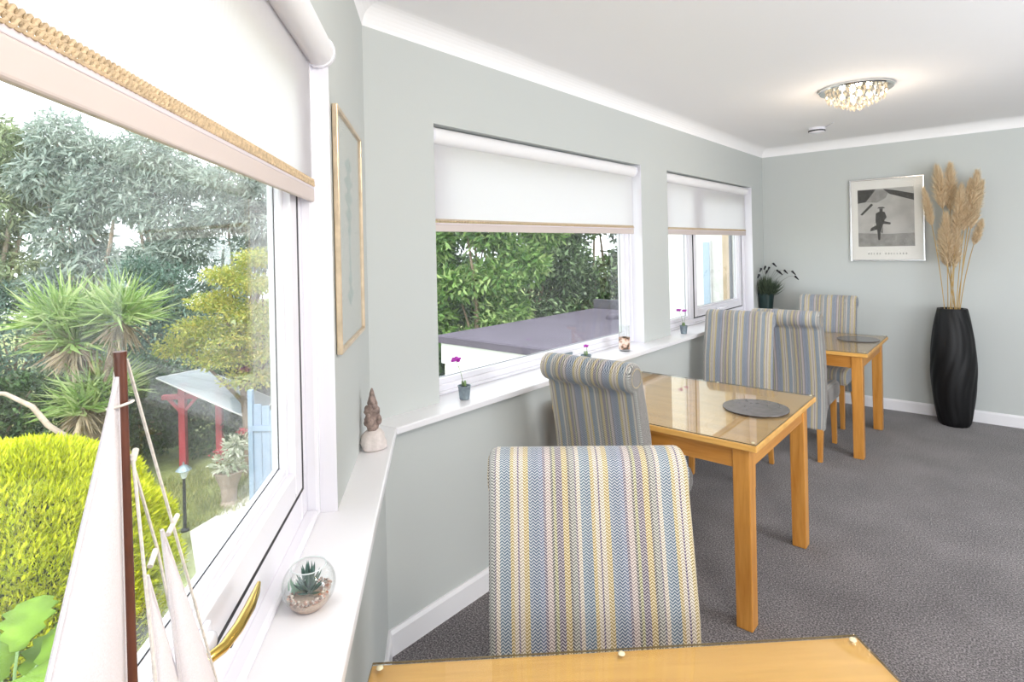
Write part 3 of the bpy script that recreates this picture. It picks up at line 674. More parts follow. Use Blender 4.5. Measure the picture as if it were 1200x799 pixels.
# ------------------------------------------------------------------ things on the sills
def petals_flower(e_st, e_fl, base, tip, r):
    e_st.tube([base, tuple((np.array(base) * 0.4 + np.array(tip) * 0.6) + np.array((0.006, 0, 0))), tip], 0.0014, 5)
    for k in range(9):
        t = k * 2.4; q = r * (0.35 + 0.6 * ((k * 37) % 10) / 10)
        c = np.array(tip) + np.array((math.cos(t) * q, math.sin(t) * q, 0.3 * r * math.sin(k * 1.7) + r * 0.3)); e_fl.ball(c, (r * 0.42, r * 0.42, r * 0.3), 7, 5)
def mini_pot(loc, flowers, label, grp='mini pots of pink flowers'):
    t = empty('mini_flower_pot', loc, 0, label, 'plant pot', grp)
    e = MB(); e.lathe([(0.0, 0.003), (0.021, 0.0), (0.0225, 0.002), (0.029, 0.058), (0.031, 0.06), (0.031, 0.063), (0.028, 0.063), (0.026, 0.05), (0.0, 0.05)], 24, cap0=False, cap1=False); e.build('pot', M['zinc'], t, smooth=False)
    e = MB(); e.lathe([(0.026, 0.05), (0.018, 0.056), (0.0, 0.058)], 16); e.build('soil', M['soil'], t, smooth=True)
    for tip, r in flowers:
        es, ef = MB(), MB(); petals_flower(es, ef, (0, 0, 0.055), tip, r)
        es.build('stem', M['leafgreen'], t, smooth=True); ef.build('flower', M['magenta'], t, smooth=True)
    e = MB()
    for k in range(4): e.ball((0.008 * math.cos(k * 1.9), 0.008 * math.sin(k * 1.9), 0.072), (0.005, 0.005, 0.014), 6, 4)
    e.build('leaf', M['leafgreen'], t, smooth=True)
mini_pot((-1.86, 1.775, ZS), [((-0.012, -0.034, 0.178), 0.021)], 'tiny zinc pot with one magenta flower on the sill below the middle blind chain')
mini_pot((-1.86, 4.11, ZS), [((-0.01, -0.055, 0.18), 0.017), ((0.01, 0.0, 0.172), 0.016)], 'tiny zinc pot with two magenta flowers on the sill of the far window')
mini_pot((-1.815, 2.70, ZS), [((-0.01, 0.02, 0.105), 0.013)], 'tiny zinc pot half hidden behind the scroll of the middle chair')

# glass candle holder
ch = empty('candle_holder', (-1.87, 3.23, ZS), 0, 'clear glass candle holder with brown printed lower half beside the wall pier', 'candle holder')
M['printband'] = None
k = NT('brown_cream_print'); tc = k.n('ShaderNodeTexCoord'); nz = k.n('ShaderNodeTexNoise'); nz.inputs['Scale'].default_value = 26; k.l(tc.outputs['Object'], nz.inputs['Vector'])
k.l(k.ramp(nz.outputs['Fac'], [(0.42, lin('#e2d3c6')), (0.5, lin('#c59c85')), (0.6, lin('#4d3a2a'))]), k.b.inputs['Base Color']); k.b.inputs['Roughness'].default_value = 0.3; M['printband'] = k.m
e = MB(); e.lathe([(0.034, 0.0), (0.036, 0.004), (0.036, 0.165), (0.0335, 0.165), (0.0335, 0.006), (0.0, 0.006)], 32, cap1=False); e.build('glass_cylinder', M['clear'], ch, smooth=False)
e = MB(); e.lathe([(0.0362, 0.012), (0.0364, 0.088)], 32, cap0=False, cap1=False); e.build('printed_band', M['printband'], ch, smooth=True)
e = MB(); e.lathe([(0.031, 0.007), (0.031, 0.05), (0.0, 0.052)], 24); e.build('candle', M['hem'], ch)

# lavender pot in the far corner
lv = empty('lavender_pot', (-1.842, 6.05, ZS), 0, 'dark teal pot of lavender with drooping dark flower heads in the far corner', 'plant pot')
M['teal'] = plain('dark_teal_glaze', '#17302f', 0.4, spec=0.5)
M['lavhead'] = plain('dark_purple_lavender', '#1d1a22', 0.8); M['lavleaf'] = leaf_mat('grey_green_lavender_leaf', ['#39453a', '#55624f', '#6d7a62'], 8, 0.2)
e = MB(); e.lathe([(0.058, 0.0), (0.062, 0.006), (0.078, 0.16), (0.082, 0.168), (0.076, 0.17), (0.07, 0.15), (0.0, 0.15)], 28, cap1=False); e.build('pot', M['teal'], lv, smooth=False)
N = 900; u = rand_dirs(N); u[:, 2] = np.abs(u[:, 2]) + 0.5
u[:, 0] = np.where(u[:, 0] < 0, u[:, 0] * 0.15, u[:, 0]); u[:, 1] = np.where(u[:, 1] > 0, u[:, 1] * 0.55, u[:, 1])
leaf_mesh('foliage', np.array((0.005, 0, 0.14)) + rand_dirs(N) * np.array((0.045, 0.05, 0.02)), u * np.array((0.8, 0.8, 1.0)), 0.16, 0.008, M['lavleaf'], lv)
for i, (dx, dy, dz) in enumerate(((-0.03, -0.11, 0.36), (-0.02, -0.07, 0.42), (0.0, 0.0, 0.44), (0.03, 0.02, 0.43), (0.10, 0.05, 0.40), (0.07, 0.03, 0.47), (0.17, 0.05, 0.40), (0.24, 0.06, 0.39), (0.27, 0.05, 0.34), (0.14, -0.02, 0.39), (0.04, -0.08, 0.40))):
    e = MB(); e.tube([(dx * .05, dy * .05, 0.13), (dx * 0.4, dy * 0.5, dz * 0.8), (dx * 0.8, dy * 0.85, dz + 0.005), (dx, dy, dz)], 0.0013, 5); sm_ = e.build('stem', M['lavleaf'], lv, smooth=True)
    e = MB()
    tdir = np.array((0.6 * (1 if dx > 0.05 else -0.6), 0.2, -0.7))
    for j in range(4): e.ball(np.array((dx, dy, dz)) + tdir * 0.013 * j, (0.011 - 0.0015 * j,) * 3, 7, 5)
    e.build('flower_head', M['lavhead'], lv, smooth=True)

# shell and crystal ornament in the corner
orn = empty('shell_ornament', (-1.645, 1.135, ZS), 0.3, 'brown knobbly shell spire standing on a pale stone in the sill corner', 'ornament')
M['stone'] = plain('pale_rough_stone', '#d9cfcb', 0.8, noise=0.12, nscale=40, bump=0.6, bscale=90); M['shell'] = plain('brown_mottled_shell', '#8d7a72', 0.55, noise=0.45, nscale=70, bump=0.5, bscale=120)
pf = [(0.030, 0.0), (0.041, 0.008), (0.043, 0.028), (0.037, 0.05), (0.024, 0.066), (0.0, 0.072)]
e = MB(); e.lathe(pf, 22, mod=lambda a_, z: 1 + 0.09 * math.sin(3 * a_ + z * 60) + 0.05 * math.sin(7 * a_)); e.build('stone_base', M['stone'], orn, smooth=True)
e = MB(); e.lathe([(0.012, 0.055), (0.020, 0.07), (0.024, 0.09), (0.025, 0.108), (0.020, 0.118), (0.024, 0.128), (0.022, 0.142), (0.016, 0.150), (0.018, 0.158), (0.014, 0.172), (0.010, 0.185), (0.008, 0.195), (0.003, 0.208), (0, 0.212)], 20, (-0.004, 0, 0),
              mod=lambda a_, z: 1 + 0.16 * math.sin(2 * a_ + z * 55) + 0.10 * math.sin(5 * a_ - z * 130)); e.build('shell_spire', M['shell'], orn, smooth=True)
e = MB()
for k_, (x, y, z, r) in enumerate(((0.022, 0.006, 0.1, 0.011), (-0.026, 0.004, 0.135, 0.009), (0.016, -0.01, 0.15, 0.008), (-0.02, -0.01, 0.09, 0.008), (0.0, -0.022, 0.115, 0.010))): e.ball((x - 0.004, y, z), (r, r, r * 1.4), 8, 6)
e.build('shell_knobs', M['shell'], orn, smooth=True)

# terrarium bowl
M['sand'] = plain('pinkish_sand', '#c4ad9e', 0.9, noise=0.2, nscale=300)
tb = empty('terrarium_bowl', (-1.018, 0.548, ZS), 0.2, 'round open glass bowl with spiky succulent and pebbles on the near sill', 'terrarium')
def bowl_pt(t, R): return (R * math.sin(t), 0.046 - R * math.cos(t) * 0.93)
ou = [bowl_pt(t, 0.050) for t in np.linspace(0.42, 2.45, 18)]; inn = [bowl_pt(t, 0.0482) for t in np.linspace(2.45, 0.42, 18)]
ou = [(r, z - ou[0][1] + 0.0006) for r, z in ou]; off = bowl_pt(0.42, 0.05)[1]; inn = [(r, z - off + 0.0012) for r, z in inn]
e = MB(); e.lathe(ou + inn, 48); e.build('glass_bowl', M['clear'], tb, smooth=True)
e = MB(); zr = ou[-1][1]; rr_ = ou[-1][0]; e.tube([(rr_ * math.cos(t), rr_ * math.sin(t), zr) for t in np.linspace(0, 2 * PI, 40)], 0.0011, 6, caps=False)
M['rim'] = plain('bright_glass_rim', '#cfd6d6', 0.1, spec=0.8); e.build('bowl_rim', M['rim'], tb, smooth=True)
k = NT('mixed_tiny_pebbles'); g = k.n('ShaderNodeNewGeometry'); k.l(k.ramp(g.outputs['Random Per Island'], [(0, lin('#a9705c')), (.3, lin('#eadfd6')), (.5, lin('#7d6a60')), (.7, lin('#cfa08c')), (.9, lin('#cfc9c6')), (1, lin('#b9642f'))]), k.b.inputs['Base Color']); k.b.inputs['Roughness'].default_value = 0.5
e = MB()
for i in range(620):
    t = rng.uniform(0, 2 * PI); zz = 0.004 + 0.024 * rng.uniform() ; zz2 = zz - 0.0; R_in = math.sqrt(max(0, 0.0475 ** 2 - ((zz + off - 0.046) / 0.93) ** 2)) - 0.004
    q = max(0.002, R_in) * math.sqrt(rng.uniform(0.55, 1)); z_add = 0.012 * (math.cos(t - 0.9) + 0.3) * (q / 0.05); r = rng.uniform(0.0022, 0.0040)
    e.ball((q * math.cos(t), q * math.sin(t), min(0.042, max(0.004, zz + max(0, z_add) * 0.7))), (r, r * 0.8, r * 0.7), 5, 4)
o = e.build('pebbles', k.m, tb, smooth=True); o['kind'] = 'stuff'
e = MB(); e.lathe([(0.028, 0.003), (0.036, 0.012), (0.034, 0.019), (0.0, 0.022)], 20); e.build('sand', M['sand'], tb)
M['succ'] = plain('dark_grey_green_succulent', '#4e6a62', 0.45, noise=0.3, nscale=150); M['moss'] = plain('pale_mint_moss', '#a9cdb8', 0.7)
def spike(e, base, d, L, wd):
    d = Vector(d).normalized(); a_ = d.cross(Vector((0, 0, 1))); a_ = a_.normalized() if a_.length > 1e-3 else Vector((1, 0, 0)); b_ = a_.cross(d); B = Vector(base); up = b_ * (0.14 * L)
    ring = lambda t, q: [B + d * L * t + up * (t * t) + a_ * q, B + d * L * t + up * (t * t) + b_ * q * 0.6, B + d * L * t + up * (t * t) - a_ * q, B + d * L * t + up * (t * t) - b_ * q * 0.6]
    e.add(ring(0, wd * 0.7) + ring(0.35, wd) + ring(0.7, wd * 0.6) + [B + d * L + up], [(0, 1, 5, 4), (1, 2, 6, 5), (2, 3, 7, 6), (3, 0, 4, 7), (4, 5, 9, 8), (5, 6, 10, 9), (6, 7, 11, 10), (7, 4, 8, 11), (8, 9, 12), (9, 10, 12), (10, 11, 12), (11, 8, 12)])
for i in range(26):
    t = i * 2.39996; el = 0.25 + 1.25 * i / 26
    e = MB(); spike(e, (0.004 * math.cos(t), 0.004 * math.sin(t), 0.026 + 0.0006 * i), (math.cos(t) * math.cos(el), math.sin(t) * math.cos(el), math.sin(el)), 0.030 + 0.018 * i / 26, 0.0048); e.build('leaf', M['succ'], tb, smooth=True)
e = MB()
for i in range(22): spike(e, (-0.03 + 0.009 * rng.normal() * .8, -0.006 + 0.007 * rng.normal(), 0.024), (rng.normal() * 0.4, rng.normal() * 0.4, 1), 0.018, 0.002)
o = e.build('moss', M['moss'], tb); o['kind'] = 'stuff'

# ------------------------------------------------------------------ model yacht on the near sill
BD = 0.04
bx, by = bay(0, BD)
yt = empty('model_yacht', (bx, by, ZS), BAY_ROT, 'wooden model sailing yacht with cream cloth sails on the near sill', 'model boat')
Z0 = ZS
M['sail'] = None
k = NT('cream_sail_cloth'); tc = k.n('ShaderNodeTexCoord'); wv = k.n('ShaderNodeTexNoise'); wv.inputs['Scale'].default_value = 900; k.l(tc.outputs['Object'], wv.inputs['Vector'])
cc = k.ramp(wv.outputs['Fac'], [(0.3, lin('#e6e1e4')), (0.7, lin('#f1edf1'))]); k.l(cc, k.b.inputs['Base Color']); k.b.inputs['Roughness'].default_value = 0.85
tl = k.n('ShaderNodeBsdfTranslucent'); k.l(cc, tl.inputs[0]); mx = k.n('ShaderNodeMixShader'); mx.inputs[0].default_value = 0.3; k.l(k.b.outputs[0], mx.inputs[1]); k.l(tl.outputs[0], mx.inputs[2]); k.l(mx.outputs[0], k.out.inputs['Surface']); M['sail'] = k.m
M['rope'] = plain('off_white_cord', '#d8d2cb', 0.8, noise=0.15, nscale=300); M['ply'] = wood_mat('pale_varnished_timber', '#c08a55', '#9a6a3c', 'X', 3.0)
mast_s = 1.846
e = MB(); e.tube([(mast_s - 0.004, 0, 0.07), (mast_s - 0.001, 0, 0.35), (mast_s + 0.003, 0, 1.4995 - Z0)], [0.0055, 0.0052, 0.0042], 12); e.build('mast', M['mast'], yt, smooth=True)
e = MB(); e.lathe([(0.0046, 0), (0.0046, 0.004)], 12, (mast_s + 0.003, 0, 1.497 - Z0)); e.build('mast_cap', M['mast'], yt)
hl = 0.5; e = MB()    # hull cross sections
secs = []
for i in range(13):
    t = i / 12; s = 1.60 + t * 0.49; wdt = 0.045 * math.sin(PI * (0.06 + 0.86 * t)) ** 0.75; keel = 0.012 + 0.03 * (1 - math.sin(PI * (0.1 + 0.8 * t))); sheer = 0.068 + 0.012 * (2 * t - 1) ** 2
    secs.append([(s, -wdt, sheer), (s, -wdt * 0.86, keel + 0.028), (s, -wdt * 0.4, keel + 0.006), (s, 0, keel), (s, wdt * 0.4, keel + 0.006), (s, wdt * 0.86, keel + 0.028), (s, wdt, sheer)])
n7 = 7; vs = [p for q in secs for p in q]; fs = []
for i in range(12):
    fs += [(i * n7 + j, i * n7 + j + 1, (i + 1) * n7 + j + 1, (i + 1) * n7 + j) for j in range(6)] + [(i * n7 + 6, i * n7, (i + 1) * n7, (i + 1) * n7 + 6)]
fs += [tuple(range(7)), tuple(range(84, 91))[::-1]]
e.add(vs, fs); e.build('hull', M['ply'], yt, smooth=False)
e = MB(); e.box(1.72, 1.75, -0.03, 0.03, 0.0005, 0.02); e.box(1.93, 1.96, -0.03, 0.03, 0.0005, 0.02); e.build('stand', M['mast'], yt)
def sail_mesh(name, P, Q, Rr, belly, n=14, hem=True):
    """triangular sail: head P, tack Q (luff foot), clew R; belly pushes it sideways"""
    e = MB(); idx = {}; vs = []; fs = []
    P, Q, Rr = Vector(P), Vector(Q), Vector(Rr)
    for i in range(n + 1):
        for j in range(i + 1):
            a_ = P.lerp(Q, i / n); b_ = P.lerp(Rr, i / n); p = a_.lerp(b_, j / i if i else 0)
            u = (j / i if i else 0); p = p + Vector((0, belly * math.sin(PI * u) * math.sin(PI * 0.5 * i / n) ** 0.8, 0)); idx[i, j] = len(vs); vs.append(p)
    for i in range(n):
        for j in range(i + 1):
            fs.append((idx[i, j], idx[i + 1, j], idx[i + 1, j + 1]))
            if j < i: fs.append((idx[i, j], idx[i + 1, j + 1], idx[i, j + 1]))
    e.add(vs, fs); o = e.build(name, M['sail'], yt, smooth=True, thick=0.0009)
    e = MB(); e.tube([vs[idx[i, i]] for i in range(n + 1)], 0.0016, 5); e.tube([vs[idx[i, 0]] for i in range(n + 1)], 0.0014, 5); e.build('sail_hem', M['sail'], o, smooth=True)
    return o
sail_mesh('mainsail', (mast_s + 0.007, 0.0, 1.483 - Z0), (mast_s + 0.003, 0.0, 0.13), (2.075, -0.005, 0.12), 0.018)
sail_mesh('jib_sail', (1.792, 0.0, 1.342 - Z0), (1.617, 0, 0.10), (1.755, 0.012, 0.11), 0.014)
sail_mesh('jib_sail', (1.817, 0.0, 1.318 - Z0), (1.69, 0, 0.11), (1.815, 0.016, 0.11), 0.012)
e = MB(); e.tube([(mast_s, 0, 0.105), (2.085, -0.004, 0.105)], 0.0045, 8); e.build('boom', M['mast'], yt, smooth=True)
def cord(pts, r=0.0013): 
    e = MB(); e.tube(pts, r, 6); return e.build('rigging_cord', M['rope'], yt, smooth=True)
cord([(1.844, 0.002, 1.494 - Z0), (1.768, 0.002, 1.318 - Z0), (1.617, 0, 0.085)])
cord([(1.838, 0.0, 1.421 - Z0), (1.80, 0.0, 1.33 - Z0), (1.69, 0, 0.085)])
cord([(1.850, -0.002, 1.492 - Z0), (1.858, -0.004, 1.44 - Z0), (1.87, -0.01, 1.30 - Z0), (1.9, -0.03, 0.085)])
cord([(mast_s, 0.006, 1.42 - Z0), (1.84, 0.035, 0.08)])
for (s, z, L_) in ((1.782, 1.340, 0.016), (1.815, 1.330, 0.010), (1.838, 1.421, 0.006)):
    e = MB(); e.tube([(s - L_, 0.001, z + 0.002 - Z0), (s + L_ * 0.4, 0.003, z - 0.004 - Z0)], 0.0022, 8); e.build('rigging_toggle', M['rope'], yt, smooth=True)
e = MB(); e.tube([(mast_s + 0.004 + 0.008 * math.cos(t), 0.008 * math.sin(t), 1.462 - Z0 + 0.002 * math.sin(t)) for t in np.linspace(0, 2 * PI, 16)], 0.0011, 5, caps=False); e.build('mast_ring', M['rope'], yt, smooth=True)

# ------------------------------------------------------------------ garden
G = -3.2
M['lawn'] = plain('rough_lawn', '#7d8452', 0.95, noise=0.35, nscale=3.0)
M['paving'] = plain('pale_paving', '#c9c6c0', 0.9, noise=0.12, nscale=4.0)
M['bark'] = plain('grey_brown_bark', '#7d6a58', 0.9, noise=0.35, nscale=14, bump=0.6, bscale=30)
M['palebark'] = plain('pale_eucalyptus_bark', '#a39385', 0.85, noise=0.25, nscale=5)
M['render'] = plain('white_masonry_render', '#f1efec', 0.9, noise=0.04, nscale=6)
M['felt'] = plain('mauve_grey_roof_felt', '#544d5a', 0.75, noise=0.12, nscale=2.5, spec=0.3)
M['feltdark'] = plain('dark_roof_upstand', '#4a4850', 0.8, noise=0.2, nscale=6)
e = MB(); e.box(-60, 6, -30, 60, G - 0.3, G); tag(e.build('ground', M['lawn']), 'rough mossy garden lawn far below the windows', kind='structure')
e = MB(); e.prism([(-10.6, 3.55), (-9.0, 3.1), (-6.2, 3.6), (-6.2, 5.4), (-11.3, 5.0)], 'Z', G, G + 0.04); tag(e.build('trim_4', M['paving']), 'pale garden path below the near window', kind='structure')
# lower storey of the house, so that it stands on the ground
e = MB(); e.prism([oc, (oc[0], YF + 0.2), (XE + 0.2, YF + 0.2), (XE + 0.2, YN - 0.2), (nb[0] - 0.3, YN - 0.2), ob], 'Z', G, -0.2); tag(e.build('wall_ground_storey', M['render']), 'white rendered ground storey of the house below the room', kind='structure').name = 'wall_storey'

def tube_branch(e, a_, b_, r0, r1, wob=0.15):
    a_, b_ = Vector(a_), Vector(b_); L = (b_ - a_).length; pts = []
    off = Vector(rng.normal(size=3)) * wob * L * 0.3
    for i in range(7):
        t = i / 6; pts.append(a_.lerp(b_, t) + off * math.sin(PI * t))
    e.tube(pts, [r0 + (r1 - r0) * i / 6 for i in range(7)], 7)
def tree(name, base, blobs, leaf, lw_, mat, label, cat='tree', group=None, trunk_r=0.12, droop=0.0, out=0.5, barkm=None, split=0.45, shell=0.45, curve=0.12, rnd=0.8, fork=None):
    t = empty(name, base, 0, label, cat, group); b = np.array(base)
    bl = [(x - b[0], y - b[1], z - b[2], rx, ry, rz, n) for x, y, z, rx, ry, rz, n in blobs]
    P, D = blob_points(bl, shell)
    dirs = D * out + rand_dirs(len(D)) * rnd + np.array((0, 0, -droop))
    leaf_mesh('crown', P, dirs, leaf, lw_, mat, t, curve=curve)
    cen = np.mean([q[:3] for q in bl], axis=0); zs = min(q[2] - q[5] for q in bl); fk = (cen[0] * split, cen[1] * split, max(0.2, zs * 0.8 if zs > 0.5 else cen[2] * 0.4))
    e = MB(); tube_branch(e, (0, 0, -0.05), fk, trunk_r, trunk_r * 0.7, 0.05)
    for q in bl: tube_branch(e, fk, (q[0], q[1], q[2] + q[5] * 0.3), trunk_r * 0.5, trunk_r * 0.1)
    e.build('trunk', barkm or M['bark'], t, smooth=True); return t
EUC = leaf_mat('grey_green_eucalyptus', ['#5d6c64', '#86978d', '#a6b2a9', '#c0c8bf'], 0.5, 0.35)
EUC2 = leaf_mat('olive_eucalyptus', ['#5a6a4d', '#7f8f68', '#a3ab84'], 0.5, 0.3)
def euc_blobs(c, n, spread, r, cnt):
    return [(c[0] + rng.normal() * spread[0], c[1] + rng.normal() * spread[1], c[2] + rng.normal() * spread[2], r * rng.uniform(.7, 1.25), r * rng.uniform(.7, 1.25), r * rng.uniform(.55, .9), cnt) for _ in range(n)]
def eb(lst, r, cnt):
    return [(x, y, z, r * rng.uniform(.8, 1.25), r * rng.uniform(.8, 1.25), r * rng.uniform(.6, .9), cnt) for x, y, z in lst]
tree('eucalyptus_tree', (-24.6, 2.6, G), eb([(-24.6, 2.4, 5.6), (-23.9, 3.2, 5.0), (-24.4, 1.6, 4.2), (-24, 3.0, 3.2), (-25, 1.0, 5.2), (-23.6, 3.6, 3.9), (-24.4, 2.2, 2.2), (-24, 3, 1.2)], 1.05, 1500), 0.34, 0.07, EUC2, 'tall olive green eucalyptus tree at the left of the garden', group='eucalyptus trees behind the garden', trunk_r=0.2, droop=0.6, barkm=M['palebark'])
tree('eucalyptus_tree', (-22.4, 4.4, G), eb([(-22.6, 4.0, 5.4), (-22.0, 4.9, 4.9), (-22.8, 3.6, 4.2), (-22.0, 4.6, 3.4), (-21.6, 5.2, 4.0), (-22.4, 4.2, 2.4), (-22.2, 4.8, 1.4), (-22.8, 4.0, 0.6)], 1.0, 1500), 0.32, 0.065, EUC, 'tall grey green eucalyptus tree behind the cordyline heads', group='eucalyptus trees behind the garden', trunk_r=0.2, droop=0.6, barkm=M['palebark'])
tree('eucalyptus_tree', (-20.4, 6.2, G), eb([(-20.8, 5.8, 4.9), (-20.2, 6.4, 4.4), (-19.8, 6.9, 4.0), (-20.9, 5.6, 3.4), (-20.2, 6.4, 2.8), (-20.4, 6.0, 1.6), (-19.8, 6.8, 1.9), (-20.6, 6.0, 0.5)], 0.95, 1450), 0.30, 0.06, EUC, 'grey green eucalyptus tree with pale trunk in the middle of the garden view', group='eucalyptus trees behind the garden', trunk_r=0.17, droop=0.6, barkm=M['palebark'])
tree('eucalyptus_tree', (-18.4, 8.0, G), eb([(-18.6, 7.6, 4.0), (-18.0, 8.4, 3.5), (-18.7, 7.6, 2.9), (-17.9, 8.5, 2.5), (-18.4, 8.0, 1.6), (-18.7, 7.5, 0.6)], 0.9, 1300), 0.30, 0.06, EUC, 'smaller pale eucalyptus tree above the yellow acer', group='eucalyptus trees behind the garden', trunk_r=0.15, droop=0.6, barkm=M['palebark'])
SHR = leaf_mat('blue_green_shrub', ['#3f5148', '#5f7a6c', '#86a094'], 0.7, 0.3); DRK = leaf_mat('dark_green_shrub', ['#24331f', '#3f5632', '#64814f'], 0.8, 0.25)
tree('grey_shrub', (-22.6, 2.8, G), eb([(-23.4, 2.2, 0.2), (-22.8, 3.2, 0.4), (-22.2, 3.9, -0.1), (-23.6, 1.5, -0.7), (-22.8, 2.6, -1.0), (-22.0, 3.9, -1.3), (-23, 2.2, -2.2), (-22, 3.6, -2.3)], 1.0, 1300), 0.2, 0.05, SHR, 'tall blue green shrub behind the cordyline on the left', 'shrub', trunk_r=0.1)
tree('grey_shrub', (-18.8, 5.6, G), eb([(-19.4, 5.2, 0.9), (-18.6, 5.9, 0.6), (-19.0, 5.2, -0.3), (-18.4, 6.3, -0.5), (-19.4, 4.7, -1.2), (-18.4, 5.8, -1.5), (-18.8, 5.2, -2.3)], 0.95, 1300), 0.2, 0.05, SHR, 'tall grey green shrub between the cordyline and the yellow acer', 'shrub', trunk_r=0.1)
tree('dark_shrub', (-15.6, 4.0, G), eb([(-16.2, 3.2, -1.6), (-15.4, 4.2, -1.5), (-15.0, 4.9, -1.7), (-16.0, 3.4, -2.4), (-15.2, 4.4, -2.5), (-14.6, 5.2, -2.5)], 0.8, 1700), 0.15, 0.06, DRK, 'dark green shrub behind the red garden frame', 'shrub', trunk_r=0.08)
tree('dark_shrub', (-13.6, 6.4, G), eb([(-14.0, 5.8, -1.6), (-13.4, 6.6, -1.5), (-12.6, 7.2, -1.6), (-13.8, 6.0, -2.4), (-13.0, 6.8, -2.5), (-12.4, 7.4, -2.4)], 0.8, 1700), 0.14, 0.06, DRK, 'dark green shrub under the yellow acer', 'shrub', trunk_r=0.08)
tree('dark_shrub', (-15.8, 1.7, G), eb([(-16.0, 1.2, -1.3), (-15.6, 2.2, -1.4), (-16.4, 0.4, -1.5), (-15.8, 1.4, -2.3), (-15.2, 2.6, -2.4)], 0.8, 1600), 0.15, 0.06, DRK, 'dark green shrub at the far left below the cordyline', 'shrub', trunk_r=0.08)
ACE = leaf_mat('golden_acer_leaf', ['#7f9444', '#a9b656', '#c9c766', '#d8c46a'], 0.9, 0.4)
acer = []
for (x, y, z, rx) in ((-12.0, 5.45, 1.5, .5), (-12.5, 5.0, 1.15, .55), (-12.0, 5.5, .95, .75), (-12.7, 4.85, .6, .6), (-12.2, 5.4, .35, .85), (-12.9, 4.6, .05, .65), (-12.3, 5.2, -.15, .9), (-11.8, 5.7, .1, .7), (-13.2, 4.3, -.35, .55), (-12.5, 5.0, -.6, .85), (-11.8, 5.7, -.5, .8), (-12.0, 5.4, -1.0, .8)):
    acer.append((x, y, z, rx, rx, 0.22, int(2000 * rx)))
tree('golden_acer', (-12.3, 5.3, G), acer, 0.085, 0.035, ACE, 'layered yellow green acer tree seen through the near window beside its frame', trunk_r=0.1, out=0.7, shell=0.2, droop=0.25)
# golden conifer dome
CON = leaf_mat('golden_conifer_frond', ['#94a01e', '#bfc926', '#dfe32e', '#eee850'], 1.5, 0.3)
cn = empty('golden_conifer', (-6.35, 0.75, G), 0, 'large rounded yellow green conifer bush below the near window', 'bush')
N = 85000; u = rand_dirs(N); u[:, 2] = np.where(rng.uniform(size=N) < 0.75, np.abs(u[:, 2]), u[:, 2]); lump = 1 + 0.05 * np.sin(9 * u[:, 0] + 4 * u[:, 1]) * np.cos(13 * u[:, 2] + 6 * u[:, 1])
P = np.array((0, 0, 1.9)) + u * np.array((1.20, 1.20, 1.30)) * (lump * rng.uniform(0.9, 1.0, N))[:, None]
leaf_mesh('foliage', P, u * 0.9 + np.array((0, 0, 0.75)) + rand_dirs(N) * 0.75, 0.066, 0.017, CON, cn, curve=-0.05)
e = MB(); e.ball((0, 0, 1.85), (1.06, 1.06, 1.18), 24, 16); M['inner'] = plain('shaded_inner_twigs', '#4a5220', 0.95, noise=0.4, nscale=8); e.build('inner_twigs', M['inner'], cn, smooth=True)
e = MB(); tube_branch(e, (0, 0, -0.05), (0, 0, 1.2), 0.14, 0.1); e.build('trunk', M['bark'], cn, smooth=True)
# cordyline
COR = leaf_mat('cordyline_blade', ['#5f7f3e', '#7f9c52', '#a3b877', '#c2c99a'], 2.0, 0.35); COD = leaf_mat('dead_cordyline_blade', ['#8a7762', '#a8957e', '#bfae96'], 2.0, 0.25)
cd = empty('cordyline_palm', (-13.45, 2.84, G), 0, 'cordyline palm with several spiky heads beyond the conifer', 'palm')
cb = np.array((-13.45, 2.84, G)); e = MB()
fork = np.array((0, 0, 1.5))
e.tube([(0, 0, -0.05), (0.02, 0.03, 0.8), tuple(fork)], [0.17, 0.14, 0.13], 10)
for (x, y, z, L_, n_) in ((-13.95, 2.45, 0.38, 0.95, 260), (-13.05, 3.2, 0.40, 0.95, 280), (-13.55, 2.6, -0.05, 0.85, 230), (-13.35, 2.95, -1.05, 0.85, 240), (-14.1, 2.5, -0.1, 0.7, 120), (-13.1, 2.6, -1.25, 0.75, 170)):
    h = np.array((x, y, z)) - cb; mid = (fork + h) / 2 + np.array((0, 0, -0.1)); e.tube([tuple(fork - np.array((0, 0, .3))), tuple(mid), tuple(h)], [0.10, 0.085, 0.07], 8)
    dv = rand_dirs(n_); dv[:, 2] = np.abs(dv[:, 2]) * 1.0 - 0.15; leaf_mesh('leaf_head', np.repeat(h[None], n_, 0) + dv * 0.04, dv, L_, 0.05, COR, cd, curve=0.10, lvar=0.25)
    dv = rand_dirs(110); dv[:, 2] = -np.abs(dv[:, 2]) - 0.55; leaf_mesh('dead_leaves', np.repeat((h - np.array((0, 0, .05)))[None], 110, 0), dv, L_ * 0.75, 0.045, COD, cd, curve=-0.05)
e.build('trunk', M['bark'], cd, smooth=True)
bs = empty('bare_branch', (-11.3, 2.05, G), 0, 'bare curved brown branch leaning out above the conifer', 'branch')
e = MB(); e.tube([(0.1, 0.2, -0.02), (0.02, 0.05, 1.0), (0, 0, 1.9), (-0.2, -0.22, 2.12), (-0.42, -0.38, 2.42), (-0.8, -0.65, 2.62), (-1.3, -1.1, 2.68)], [0.06, 0.055, 0.05, 0.045, 0.04, 0.035, 0.02], 8); e.build('limb', M['palebark'], bs, smooth=True)
